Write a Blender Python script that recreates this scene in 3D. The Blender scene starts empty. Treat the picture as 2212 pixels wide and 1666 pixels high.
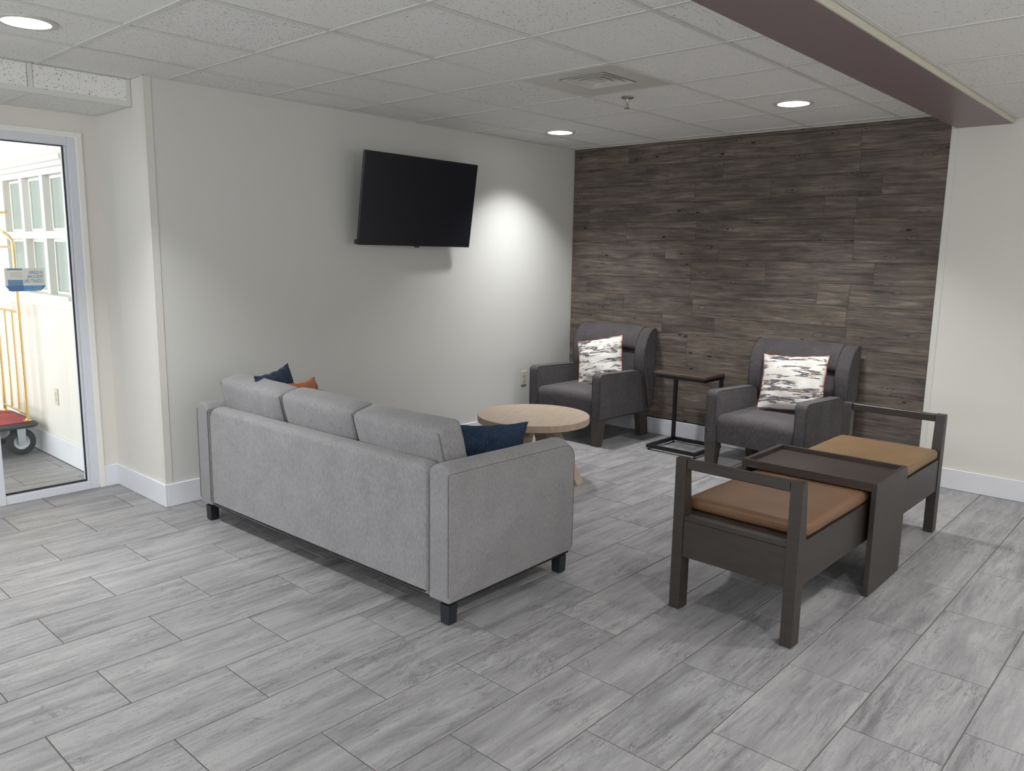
import bpy, bmesh, math, random
import numpy as np
from mathutils import Vector, Matrix, noise
random.seed(7)
SC = bpy.context.scene
COL = SC.collection
PI = math.pi
R = math.radians

# ------------------------------------------------------------------ camera
F_PX, YAW, PITCH, ROLL = 1715.312, 0.7354, 0.1642, 0.0159
CAM = Vector((-1.1458, -3.2593, 1.5453))
_f = Vector((math.cos(YAW) * math.cos(PITCH), math.sin(YAW) * math.cos(PITCH), -math.sin(PITCH)))
_r0 = Vector((math.sin(YAW), -math.cos(YAW), 0))
_u0 = _r0.cross(_f)
_r = _r0 * math.cos(ROLL) + _u0 * math.sin(ROLL)
_u = -_r0 * math.sin(ROLL) + _u0 * math.cos(ROLL)
cd = bpy.data.cameras.new('camera')
cam = bpy.data.objects.new('camera', cd)
COL.objects.link(cam)
cam.matrix_world = Matrix(((_r.x, _u.x, -_f.x, CAM.x), (_r.y, _u.y, -_f.y, CAM.y), (_r.z, _u.z, -_f.z, CAM.z), (0, 0, 0, 1)))
cd.sensor_fit = 'HORIZONTAL'
cd.sensor_width = 36.0
cd.lens = F_PX / 2212 * 36
cd.clip_start = 0.02
SC.camera = cam

# ------------------------------------------------------------------ world, exposure, large lights
w = bpy.data.worlds.new('daylight')
SC.world = w
w.use_nodes = True
bg = w.node_tree.nodes['Background']
bg.inputs[0].default_value = (0.80, 0.90, 1.0, 1)
bg.inputs[1].default_value = 2.2
SC.view_settings.view_transform = 'Standard'
SC.view_settings.look = 'None'
SC.view_settings.gamma = 1
SC.view_settings.use_curve_mapping = False
SC.view_settings.exposure = 0.50
SC.cycles.use_denoising = True
SC.cycles.max_bounces = 10
SC.cycles.diffuse_bounces = 6
SC.cycles.sample_clamp_indirect = 6.0
LAMP_W = 12.0          # power of one ceiling downlight
DAY_W = 92.0           # daylight through the entrance doors of the vestibule


def area(name, loc, rot, sx, sy, watts, col, shape='RECTANGLE', spread=PI):
    l = bpy.data.lights.new(name, 'AREA')
    l.shape = shape
    l.size = sx
    if shape in ('RECTANGLE', 'ELLIPSE'):
        l.size_y = sy
    l.energy = watts
    l.color = col
    l.spread = spread
    o = bpy.data.objects.new(name, l)
    COL.objects.link(o)
    o.location = loc
    o.rotation_euler = rot
    return o


# daylight entering the vestibule through its outer glass doors (to the left of the frame)
area('daylight_entrance', (-1.9, 3.9, 1.25), (0, -PI / 2, 0), 2.3, 3.0, DAY_W, (0.97, 0.985, 1.0))
# unseen area fills added left of and behind the camera to raise ambient light
area('fill_lobby_left', (-4.1, -1.5, 1.70), (0, -PI / 2, 0), 1.3, 4.5, 62.0, (0.88, 0.94, 1.0))
area('fill_lobby_front', (-0.5, -6.3, 1.55), (PI / 2, 0, 0), 6.0, 1.5, 8.0, (0.90, 0.95, 1.0))


def fill_point(x, y, z, watts):  # unseen point light, added behind the camera to brighten ceiling and walls
    l = bpy.data.lights.new('fill_lobby_point', 'POINT')
    l.energy = watts
    l.shadow_soft_size = 0.30
    l.color = (1.0, 0.97, 0.93)
    o = bpy.data.objects.new('fill_lobby_point', l)
    COL.objects.link(o)
    o.location = (x, y, z)


for gx, gy in ((-2.6, -4.6), (0.2, -5.2), (2.2, -5.6)):
    fill_point(gx, gy, 1.85, 17.0)


# ------------------------------------------------------------------ materials
def mat(name):
    m = bpy.data.materials.new(name)
    m.use_nodes = True
    nt = m.node_tree
    b = nt.nodes['Principled BSDF']
    return m, nt, b


def N(nt, t, **k):
    n = nt.nodes.new(t)
    for a, v in k.items():
        setattr(n, a, v)
    return n


def setin(n, **k):
    for a, v in k.items():
        n.inputs[a.replace('_', ' ')].default_value = v


def coords(nt, kind='Object', scale=(1, 1, 1), rnd=0.0, rot=(0, 0, 0)):
    tc = N(nt, 'ShaderNodeTexCoord')
    mp = N(nt, 'ShaderNodeMapping')
    mp.inputs['Scale'].default_value = scale
    mp.inputs['Rotation'].default_value = rot
    if rnd:
        oi = N(nt, 'ShaderNodeObjectInfo')
        ml = N(nt, 'ShaderNodeMath', operation='MULTIPLY')
        ml.inputs[1].default_value = rnd
        nt.links.new(oi.outputs['Random'], ml.inputs[0])
        ad = N(nt, 'ShaderNodeVectorMath', operation='ADD')
        nt.links.new(tc.outputs[kind], ad.inputs[0])
        nt.links.new(ml.outputs[0], ad.inputs[1])
        nt.links.new(ad.outputs[0], mp.inputs['Vector'])
    else:
        nt.links.new(tc.outputs[kind], mp.inputs['Vector'])
    return mp.outputs[0]


def noise_tex(nt, vec, scale, detail=4, rough=0.55, dist=0.0):
    n = N(nt, 'ShaderNodeTexNoise')
    setin(n, Scale=scale, Detail=detail, Roughness=rough, Distortion=dist)
    nt.links.new(vec, n.inputs['Vector'])
    return n.outputs[0]


def ramp(nt, fac, stops):
    r = N(nt, 'ShaderNodeValToRGB')
    e = r.color_ramp.elements
    while len(e) < len(stops):
        e.new(0.5)
    for i, (p, c) in enumerate(stops):
        e[i].position = p
        e[i].color = (c, c, c, 1) if isinstance(c, (int, float)) else (*c, 1)
    nt.links.new(fac, r.inputs[0])
    return r.outputs[0]


def mix(nt, fac, a, b, mode='MIX'):
    m = N(nt, 'ShaderNodeMix', data_type='RGBA', blend_type=mode)
    for sock, v in ((m.inputs[0], fac), (m.inputs[6], a), (m.inputs[7], b)):
        if hasattr(v, 'links'):
            nt.links.new(v, sock)
        elif isinstance(v, (int, float)):
            sock.default_value = v if sock == m.inputs[0] else (v, v, v, 1)
        else:
            sock.default_value = (*v, 1)
    return m.outputs[2]


def bump(nt, b, h, strength, dist=0.002):
    bp = N(nt, 'ShaderNodeBump')
    bp.inputs['Strength'].default_value = strength
    bp.inputs['Distance'].default_value = dist
    nt.links.new(h, bp.inputs['Height'])
    nt.links.new(bp.outputs[0], b.inputs['Normal'])


def plain(name, col, rough=0.5, metal=0.0, spec=0.5, bumps=None, var=0.0):
    m, nt, b = mat(name)
    b.inputs['Base Color'].default_value = (*col, 1)
    b.inputs['Roughness'].default_value = rough
    b.inputs['Metallic'].default_value = metal
    b.inputs['Specular IOR Level'].default_value = spec
    v = coords(nt)
    if var:
        n = noise_tex(nt, v, 9, 3)
        c0 = tuple(x * (1 - var) for x in col)
        c1 = tuple(min(1, x * (1 + var)) for x in col)
        nt.links.new(ramp(nt, n, [(0.3, c0), (0.7, c1)]), b.inputs['Base Color'])
    if bumps:
        bump(nt, b, noise_tex(nt, v, bumps[0], 2), bumps[1], 0.001)
    return m


def emit(name, col, s):
    m, nt, b = mat(name)
    b.inputs['Base Color'].default_value = (*col, 1)
    b.inputs['Emission Color'].default_value = (*col, 1)
    b.inputs['Emission Strength'].default_value = s
    return m


M_WALL = plain('grey_paint', (0.625, 0.625, 0.60), 0.55, bumps=(260, 0.25))
M_CREAM = plain('cream_paint', (0.70, 0.68, 0.63), 0.55, bumps=(260, 0.25))
M_BASE = plain('white_gloss_paint', (0.74, 0.75, 0.79), 0.35)
M_GUARD = plain('cream_vinyl', (0.66, 0.65, 0.60), 0.4)
M_TBAR = plain('white_grid_metal', (0.66, 0.66, 0.635), 0.5)
M_GROUT = plain('grout', (0.13, 0.112, 0.105), 0.9, bumps=(400, 0.4))
M_ALU = plain('white_frame_metal', (0.66, 0.68, 0.73), 0.4)
M_WTRIM = plain('white_trim_paint', (0.80, 0.79, 0.75), 0.45)
M_GASKET = plain('black_gasket', (0.02, 0.022, 0.028), 0.5)
M_BLACK = plain('black_metal', (0.008, 0.008, 0.010), 0.45)
M_BLEG = plain('black_leg_paint', (0.012, 0.014, 0.018), 0.4)
M_BRASS = plain('brass', (0.83, 0.60, 0.28), 0.22, metal=1.0)
M_RUBBER = plain('dark_rubber', (0.06, 0.065, 0.075), 0.6)
M_STEEL = plain('grey_steel', (0.60, 0.63, 0.66), 0.35, metal=0.6)
M_CARPET = plain('red_carpet', (0.32, 0.055, 0.06), 0.95, bumps=(700, 0.8), var=0.25)
M_BEAM = plain('mauve_paint', (0.225, 0.168, 0.172), 0.38, bumps=(200, 0.1))
M_TVB = plain('black_plastic', (0.012, 0.013, 0.017), 0.3)
M_TVS = plain('dark_screen', (0.010, 0.012, 0.019), 0.28)
M_OUTLET = plain('almond_plastic', (0.62, 0.58, 0.47), 0.4)
M_SLOT = plain('slot_black', (0.01, 0.01, 0.01), 0.6)
M_DARKDUCT = plain('duct_dark', (0.012, 0.013, 0.016), 0.7)
M_VENT = plain('vent_enamel', (0.60, 0.585, 0.55), 0.5)
M_CHROME = plain('dull_chrome', (0.45, 0.42, 0.40), 0.3, metal=0.9)
M_REDLED = plain('red_indicator', (0.35, 0.02, 0.02), 0.4)
M_PIPE = plain('rust_piping', (0.16, 0.035, 0.025), 0.8)
M_LAMP = emit('lamp_diffuser', (1.0, 1.0, 1.0), 5.0)
M_SHADE = plain('window_shade', (0.36, 0.42, 0.385), 0.12, bumps=(60, 0.05))


def m_ceiling():
    m, nt, b = mat('mineral_fibre')
    v = coords(nt, 'Object', rnd=31.0)
    oi = N(nt, 'ShaderNodeObjectInfo')
    pits = noise_tex(nt, v, 130, 2, 0.5)
    fis = noise_tex(nt, v, 55, 3, 0.65)
    dens = N(nt, 'ShaderNodeMapRange')
    setin(dens, From_Min=0.0, From_Max=1.0, To_Min=0.335, To_Max=0.385)
    nt.links.new(oi.outputs['Random'], dens.inputs[0])
    lt = N(nt, 'ShaderNodeMath', operation='LESS_THAN')
    nt.links.new(pits, lt.inputs[0])
    nt.links.new(dens.outputs[0], lt.inputs[1])
    f2 = N(nt, 'ShaderNodeMath', operation='GREATER_THAN')
    nt.links.new(fis, f2.inputs[0])
    f2.inputs[1].default_value = 0.47
    mu = N(nt, 'ShaderNodeMath', operation='MULTIPLY')
    nt.links.new(lt.outputs[0], mu.inputs[0])
    nt.links.new(f2.outputs[0], mu.inputs[1])
    c = mix(nt, mu.outputs[0], (0.80, 0.795, 0.775), (0.26, 0.255, 0.25))
    nt.links.new(c, b.inputs['Base Color'])
    b.inputs['Roughness'].default_value = 0.95
    inv = N(nt, 'ShaderNodeMath', operation='SUBTRACT')
    inv.inputs[0].default_value = 1
    nt.links.new(mu.outputs[0], inv.inputs[1])
    bump(nt, b, inv.outputs[0], 0.5, 0.002)
    return m


def m_floor():
    m, nt, b = mat('stone_look_tile')
    r = R(7)
    v = coords(nt, 'Object', (1.0, 7.0, 1.0), rnd=57.0, rot=(0, 0, R(12)))
    v2 = coords(nt, 'Object', (1.7, 30.0, 1.0), rnd=91.0, rot=(0, 0, r))
    v3 = coords(nt, 'Object', (1, 1, 1), rnd=13.0)
    big = noise_tex(nt, v, 1.6, 5, 0.62, 0.7)
    fine = noise_tex(nt, v2, 2.6, 8, 0.72, 0.5)
    patch = noise_tex(nt, v3, 3.2, 4, 0.6, 0.5)
    grit = noise_tex(nt, v3, 140, 3, 0.7)
    base = ramp(nt, big, [(0.30, (0.185, 0.181, 0.188)), (0.42, (0.26, 0.255, 0.26)), (0.58, (0.33, 0.325, 0.328)), (0.74, (0.385, 0.38, 0.378))])
    st = ramp(nt, fine, [(0.30, 0.52), (0.43, 0.86), (0.54, 1.0), (0.72, 1.13)])
    st2 = mix(nt, ramp(nt, patch, [(0.38, 0.25), (0.62, 1.0)]), (1, 1, 1), st)
    c = mix(nt, 1.0, base, st2, 'MULTIPLY')
    oi = N(nt, 'ShaderNodeObjectInfo')
    ob = ramp(nt, oi.outputs['Random'], [(0.0, (0.95, 0.95, 0.955)), (1.0, (1.04, 1.035, 1.03))])
    c = mix(nt, 1.0, c, ob, 'MULTIPLY')
    g = ramp(nt, grit, [(0.3, 0.86), (0.55, 1.03)])
    c = mix(nt, 0.8, c, g, 'MULTIPLY')
    # thin pale veins
    vv = coords(nt, 'Object', (1.0, 3.0, 1.0), rnd=23.0, rot=(0, 0, R(-12)))
    vein = noise_tex(nt, vv, 4.5, 6, 0.6, 1.6)
    vr = ramp(nt, vein, [(0.492, 0.0), (0.50, 1.0), (0.508, 0.0)])
    vr = mix(nt, 1.0, vr, ramp(nt, patch, [(0.50, 0.0), (0.66, 0.55)]), 'MULTIPLY')
    c = mix(nt, vr, c, (0.56, 0.56, 0.56))
    # thin dark fissures that wander along the tile
    vf = coords(nt, 'Object', (1.0, 5.5, 1.0), rnd=37.0, rot=(0, 0, R(9)))
    fi = noise_tex(nt, vf, 2.6, 7, 0.66, 1.0)
    fr_ = ramp(nt, fi, [(0.466, 0.0), (0.484, 1.0), (0.500, 0.0)])
    fr_ = mix(nt, 1.0, fr_, ramp(nt, patch, [(0.38, 0.08), (0.60, 0.85)]), 'MULTIPLY')
    c = mix(nt, fr_, c, (0.115, 0.110, 0.115))
    nt.links.new(c, b.inputs['Base Color'])
    b.inputs['Specular IOR Level'].default_value = 0.45
    rr = ramp(nt, fine, [(0.3, 0.47), (0.7, 0.33)])
    nt.links.new(rr, b.inputs['Roughness'])
    hgt = mix(nt, ramp(nt, patch, [(0.48, 0.0), (0.66, 0.8)]), fine, noise_tex(nt, v3, 42, 5, 0.75))
    bump(nt, b, hgt, 0.55, 0.0014)
    return m


def m_planks():
    m, nt, b = mat('weathered_plank')
    v = coords(nt, 'Object', (1, 1.2, 19.0), rnd=43.0)
    v2 = coords(nt, 'Object', (1, 3.0, 100.0), rnd=71.0)
    v3 = coords(nt, 'Object', (1, 1.0, 2.6), rnd=19.0)
    big = noise_tex(nt, v, 1.7, 6, 0.68, 0.9)
    fine = noise_tex(nt, v2, 2.0, 5, 0.75, 0.3)
    cloud = noise_tex(nt, v3, 2.2, 4, 0.6, 0.4)
    c1 = ramp(nt, big, [(0.30, (0.046, 0.039, 0.036)), (0.40, (0.102, 0.084, 0.073)), (0.55, (0.148, 0.122, 0.104)), (0.70, (0.240, 0.205, 0.178))])
    st = ramp(nt, fine, [(0.34, 0.42), (0.46, 0.92), (0.58, 1.05), (0.70, 1.5)])
    c = mix(nt, 1.0, c1, st, 'MULTIPLY')
    cl = ramp(nt, cloud, [(0.36, (0.68, 0.68, 0.70)), (0.60, (1.08, 1.05, 1.0))])
    c = mix(nt, 1.0, c, cl, 'MULTIPLY')
    oi = N(nt, 'ShaderNodeObjectInfo')
    ob = ramp(nt, oi.outputs['Random'], [(0.0, (0.92, 0.92, 0.94)), (1.0, (1.08, 1.07, 1.05))])
    c = mix(nt, 1.0, c, ob, 'MULTIPLY')
    # knots
    vk = coords(nt, 'Object', (1, 4.6, 11.0), rnd=5.0)
    vo = N(nt, 'ShaderNodeTexVoronoi', feature='F1')
    setin(vo, Scale=1.0, Randomness=1.0)
    nt.links.new(vk, vo.inputs['Vector'])
    kn = ramp(nt, vo.outputs['Distance'], [(0.0, 0.12), (0.07, 0.22), (0.11, 0.65), (0.14, 1.25), (0.19, 0.75), (0.30, 1.0)])
    c = mix(nt, 1.0, c, kn, 'MULTIPLY')
    nt.links.new(c, b.inputs['Base Color'])
    b.inputs['Roughness'].default_value = 0.6
    b.inputs['Specular IOR Level'].default_value = 0.35
    bump(nt, b, fine, 0.25, 0.001)
    return m


def m_fabric(name, lo, hi, scale=(60, 60, 14), amount=1.0, sheen=0.15, bs=0.35, fleck=None, big=0.12):
    m, nt, b = mat(name)
    v = coords(nt, 'Object', scale)
    n1 = noise_tex(nt, v, 3.0, 4, 0.65)
    v0 = coords(nt, 'Object')
    n2 = noise_tex(nt, v0, 7.0, 3, 0.55)
    c = ramp(nt, n1, [(0.33, lo), (0.66, hi)])
    c = mix(nt, 1.0, c, ramp(nt, n2, [(0.3, 1 - big), (0.7, 1 + big)]), 'MULTIPLY')
    if fleck:
        n3 = noise_tex(nt, coords(nt, 'Object', tuple(s * 1.3 for s in scale)), 4.0, 3, 0.7)
        c = mix(nt, ramp(nt, n3, [(0.60, 0.0), (0.70, 0.8)]), c, fleck)
    nt.links.new(c, b.inputs['Base Color'])
    b.inputs['Roughness'].default_value = 0.92
    b.inputs['Specular IOR Level'].default_value = 0.15
    b.inputs['Sheen Weight'].default_value = sheen
    b.inputs['Sheen Roughness'].default_value = 0.4
    bump(nt, b, n1, bs, 0.0015)
    return m


def m_wood(name, lo, hi, scale, rough, spec=0.5, rot=(0, 0, 0), nz=2.2):
    m, nt, b = mat(name)
    v = coords(nt, 'Object', scale, rot=rot)
    n1 = noise_tex(nt, v, nz, 6, 0.6, 0.6)
    c = ramp(nt, n1, [(0.3, lo), (0.7, hi)])
    nt.links.new(c, b.inputs['Base Color'])
    b.inputs['Roughness'].default_value = rough
    b.inputs['Specular IOR Level'].default_value = spec
    bump(nt, b, n1, 0.08, 0.001)
    return m


def m_leather(name, lo, hi):
    m, nt, b = mat(name)
    v = coords(nt, 'Object')
    n = noise_tex(nt, v, 6, 3, 0.5)
    nt.links.new(ramp(nt, n, [(0.3, lo), (0.7, hi)]), b.inputs['Base Color'])
    b.inputs['Roughness'].default_value = 0.48
    b.inputs['Specular IOR Level'].default_value = 0.35
    bump(nt, b, noise_tex(nt, v, 420, 2, 0.6), 0.12, 0.0008)
    return m


def m_pattern():
    m, nt, b = mat('brushstroke_print')
    v = coords(nt, 'Generated', (1.5, 1.0, 8.5), rnd=17.0)
    n = noise_tex(nt, v, 1.65, 5, 0.62, 0.5)
    mask = ramp(nt, n, [(0.525, 0.0), (0.545, 1.0)])
    v2 = coords(nt, 'Generated', (3.0, 1.0, 7.0))
    n2 = noise_tex(nt, v2, 1.8, 3, 0.5)
    cc = ramp(nt, n2, [(0.40, (0.20, 0.145, 0.10)), (0.47, (0.085, 0.08, 0.105)), (0.56, (0.045, 0.04, 0.055)), (0.64, (0.115, 0.11, 0.145))])
    n3 = noise_tex(nt, coords(nt, 'Generated', (6, 1, 60)), 2.0, 4, 0.7)
    dry = ramp(nt, n3, [(0.36, 0.25), (0.5, 1.0)])
    mk = mix(nt, 1.0, mask, dry, 'MULTIPLY')
    c = mix(nt, mk, (0.70, 0.675, 0.63), cc)
    nt.links.new(c, b.inputs['Base Color'])
    b.inputs['Roughness'].default_value = 0.9
    b.inputs['Specular IOR Level'].default_value = 0.15
    bump(nt, b, noise_tex(nt, coords(nt), 300, 2), 0.2, 0.001)
    return m


def m_glass():
    m, nt, b = mat('clear_glass')
    g = N(nt, 'ShaderNodeBsdfGlass')
    g.inputs['IOR'].default_value = 1.45
    g.inputs['Roughness'].default_value = 0.0
    t = N(nt, 'ShaderNodeBsdfTransparent')
    t.inputs[0].default_value = (0.97, 0.985, 0.98, 1)
    gl = N(nt, 'ShaderNodeBsdfGlossy')
    gl.inputs['Roughness'].default_value = 0.0
    fr = N(nt, 'ShaderNodeFresnel')
    fr.inputs[0].default_value = 1.45
    mx = N(nt, 'ShaderNodeMixShader')
    nt.links.new(fr.outputs[0], mx.inputs[0])
    nt.links.new(t.outputs[0], mx.inputs[1])
    nt.links.new(gl.outputs[0], mx.inputs[2])
    nt.links.new(mx.outputs[0], nt.nodes['Material Output'].inputs[0])
    return m


M_CEIL = m_ceiling()
M_TILE = m_floor()
M_PLANK = m_planks()
M_SOFA = m_fabric('grey_chenille', (0.205, 0.200, 0.205), (0.280, 0.274, 0.279), (48, 48, 17), fleck=(0.36, 0.36, 0.365), big=0.07, sheen=0.2)
M_CHAIR = m_fabric('charcoal_weave', (0.048, 0.043, 0.046), (0.118, 0.108, 0.112), (95, 95, 10), sheen=0.12, bs=0.25)
M_CHAIRP = plain('charcoal_piping', (0.045, 0.042, 0.045), 0.9)
M_SEAM = plain('grey_seam', (0.135, 0.133, 0.135), 0.95)
M_BLUE = m_fabric('navy_woven', (0.010, 0.020, 0.042), (0.030, 0.055, 0.10), (90, 90, 10), fleck=(0.16, 0.20, 0.27), sheen=0.1)
M_ORANGE = m_fabric('orange_woven', (0.36, 0.12, 0.055), (0.50, 0.18, 0.09), (90, 90, 20), sheen=0.1)
M_DWOOD = m_wood('espresso_wood', (0.024, 0.019, 0.0165), (0.038, 0.030, 0.026), (3, 3, 22), 0.42)
M_TRAYW = m_wood('espresso_tray', (0.024, 0.0155, 0.013), (0.052, 0.033, 0.027), (26, 2.5, 10), 0.42)
M_LEGW = m_wood('chair_leg_wood', (0.045, 0.038, 0.032), (0.075, 0.062, 0.052), (20, 20, 3), 0.5)
M_OAK = m_wood('light_oak', (0.335, 0.255, 0.185), (0.43, 0.335, 0.25), (2.5, 22, 10), 0.5, rot=(0, 0, R(-20)))
M_CTOP = m_wood('walnut_laminate', (0.045, 0.030, 0.025), (0.085, 0.058, 0.046), (16, 2.0, 8), 0.5)
M_TAN1 = m_leather('tan_vinyl', (0.140, 0.074, 0.037), (0.168, 0.089, 0.046))
M_TAN2 = m_leather('light_tan_vinyl', (0.185, 0.112, 0.055), (0.210, 0.128, 0.064))
M_PRINT = m_pattern()
M_GLASS = m_glass()


# ------------------------------------------------------------------ mesh helpers
class MB:
    def __init__(s):
        s.v, s.f = [], []

    def add(s, vs, fs):
        o = len(s.v)
        s.v += [tuple(p) for p in vs]
        s.f += [tuple(i + o for i in f) for f in fs]
        return s

    def box(s, x0, x1, y0, y1, z0, z1, b=0.0):
        if b <= 0:
            return s.add([(x0, y0, z0), (x1, y0, z0), (x1, y1, z0), (x0, y1, z0), (x0, y0, z1), (x1, y0, z1), (x1, y1, z1), (x0, y1, z1)],
                         [(0, 3, 2, 1), (4, 5, 6, 7), (0, 1, 5, 4), (1, 2, 6, 5), (2, 3, 7, 6), (3, 0, 4, 7)])
        vs, idx = [], {}
        for i, (X, sx) in enumerate(((x0, 1), (x1, -1))):
            for j, (Y, sy) in enumerate(((y0, 1), (y1, -1))):
                for k, (Z, sz) in enumerate(((z0, 1), (z1, -1))):
                    for a in range(3):
                        idx[i, j, k, a] = len(vs)
                        d = [b * sx, b * sy, b * sz]
                        d[a] = 0
                        vs.append((X + d[0], Y + d[1], Z + d[2]))
        fs = []
        for i in (0, 1):
            fs.append([idx[i, 0, 0, 0], idx[i, 1, 0, 0], idx[i, 1, 1, 0], idx[i, 0, 1, 0]])
            fs.append([idx[0, i, 0, 1], idx[1, i, 0, 1], idx[1, i, 1, 1], idx[0, i, 1, 1]])
            fs.append([idx[0, 0, i, 2], idx[1, 0, i, 2], idx[1, 1, i, 2], idx[0, 1, i, 2]])
            for j in (0, 1):
                fs.append([idx[0, i, j, 1], idx[1, i, j, 1], idx[1, i, j, 2], idx[0, i, j, 2]])
                fs.append([idx[i, 0, j, 0], idx[i, 1, j, 0], idx[i, 1, j, 2], idx[i, 0, j, 2]])
                fs.append([idx[i, j, 0, 0], idx[i, j, 1, 0], idx[i, j, 1, 1], idx[i, j, 0, 1]])
                for k in (0, 1):
                    fs.append([idx[i, j, k, 0], idx[i, j, k, 1], idx[i, j, k, 2]])
        return s.add(vs, fs)

    def loft(s, rings, cap=True, closed=True):
        n = len(rings[0])
        vs = [p for r in rings for p in r]
        fs = []
        for i in range(len(rings) - 1):
            for j in range(n if closed else n - 1):
                a, b_ = i * n + j, i * n + (j + 1) % n
                fs.append((a, b_, b_ + n, a + n))
        if cap:
            fs.append(tuple(range(n))[::-1])
            fs.append(tuple(range((len(rings) - 1) * n, len(rings) * n)))
        return s.add(vs, fs)

    def tube(s, pts, r, n=10, closed=False):
        P = [Vector(p) for p in pts]
        P = [p for i, p in enumerate(P) if i == 0 or (p - P[i - 1]).length > 0.0008]
        rings = []
        m = len(P)
        prev = None
        for i in range(m):
            if closed:
                t = (P[(i + 1) % m] - P[i - 1]).normalized()
            else:
                t = (P[min(i + 1, m - 1)] - P[max(i - 1, 0)]).normalized()
            if prev is None:
                a = Vector((0, 0, 1)) if abs(t.z) < 0.9 else Vector((1, 0, 0))
                u = t.cross(a).normalized()
            else:
                u = (prev - t * prev.dot(t)).normalized()
            prev = u
            v = t.cross(u)
            rr = r[i] if isinstance(r, (list, tuple)) else r
            rings.append([P[i] + u * (rr * math.cos(2 * PI * k / n)) + v * (rr * math.sin(2 * PI * k / n)) for k in range(n)])
        if closed:
            rings.append(rings[0])
            return s.loft(rings, cap=False)
        return s.loft(rings)

    def lathe(s, prof, c=(0, 0, 0), axis='z', n=32, cap=True):
        rings = []
        for r, h in prof:
            ring = []
            for k in range(n):
                a = 2 * PI * k / n
                x, y = r * math.cos(a), r * math.sin(a)
                p = (x, y, h) if axis == 'z' else ((x, h, y) if axis == 'y' else (h, x, y))
                ring.append((c[0] + p[0], c[1] + p[1], c[2] + p[2]))
            rings.append(ring)
        return s.loft(rings, cap=cap)

    def prism(s, poly, lo, hi, plane='xz'):
        def P(a, b_, t):
            return (a, t, b_) if plane == 'xz' else ((t, a, b_) if plane == 'yz' else (a, b_, t))
        return s.loft([[P(a, b_, lo) for a, b_ in poly], [P(a, b_, hi) for a, b_ in poly]])

    def build(s, name, m, parent=None, smooth=None, xf=None, mats=None):
        me = bpy.data.meshes.new(name)
        me.from_pydata(s.v, [], s.f)
        if xf is not None:
            me.transform(xf)
        bm = bmesh.new()
        bm.from_mesh(me)
        bmesh.ops.recalc_face_normals(bm, faces=bm.faces)
        bm.to_mesh(me)
        bm.free()
        me.materials.append(m)
        if smooth:
            me.shade_smooth()
            me.set_sharp_from_angle(angle=R(smooth))
        o = bpy.data.objects.new(name, me)
        COL.objects.link(o)
        if parent is not None:
            o.parent = parent
        return o


def rnd_poly(poly, radii, n=5):
    """round the corners of a polygon"""
    out = []
    m = len(poly)
    for i in range(m):
        p, a, c = Vector(poly[i]), Vector(poly[i - 1]), Vector(poly[(i + 1) % m])
        r = radii[i] if isinstance(radii, (list, tuple)) else radii
        if r <= 0:
            out.append(tuple(p))
            continue
        d1, d2 = (a - p), (c - p)
        r1 = min(r, d1.length * 0.48)
        r2 = min(r, d2.length * 0.48)
        q1, q2 = p + d1.normalized() * r1, p + d2.normalized() * r2
        for k in range(n + 1):
            t = k / n
            out.append(tuple(q1 * (1 - t) ** 2 + p * 2 * t * (1 - t) + q2 * t * t))
    return out


def inset_poly(poly, d):
    m = len(poly)
    A = sum(poly[i][0] * poly[(i + 1) % m][1] - poly[(i + 1) % m][0] * poly[i][1] for i in range(m))
    s = 1 if A > 0 else -1
    out = []
    for i in range(m):
        p = Vector(poly[i])
        t = (Vector(poly[(i + 1) % m]) - Vector(poly[i - 1]))
        if t.length < 1e-9:
            out.append(tuple(p))
            continue
        t.normalize()
        nrm = Vector((-t.y, t.x)) * s
        out.append(tuple(p + nrm * d))
    return out


def puff(mb, poly, lo, hi, b, crown=0.0, plane='xz', steps=4, mid=6, up=0.0):
    """extruded profile with rounded edges; crown swells it, up lifts the top middle"""
    ts = []
    T = hi - lo
    for k in range(steps + 1):
        a = k / steps * PI / 2
        ts.append((lo + b * (1 - math.cos(a)), b * (1 - math.sin(a))))
    for k in range(1, mid):
        t = k / mid
        ts.append((lo + b + (T - 2 * b) * t, 0.0))
    for k in range(steps, -1, -1):
        a = k / steps * PI / 2
        ts.append((hi - b * (1 - math.cos(a)), b * (1 - math.sin(a))))
    zmax = max(p[1] for p in poly)
    zmin = min(p[1] for p in poly)
    rings = []
    for t, d in ts:
        u = (t - lo) / T * 2 - 1
        q = inset_poly(poly, d - crown * (1 - u * u))
        ring = []
        for a, z in q:
            if up:
                wgt = max(0, (z - (zmax - 0.12)) / 0.12)
                z = z + up * (1 - abs(u) ** 2.5) * wgt
            ring.append((a, t, z) if plane == 'xz' else ((t, a, z) if plane == 'yz' else (a, z, t)))
        rings.append(ring)
    return mb.loft(rings)


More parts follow.
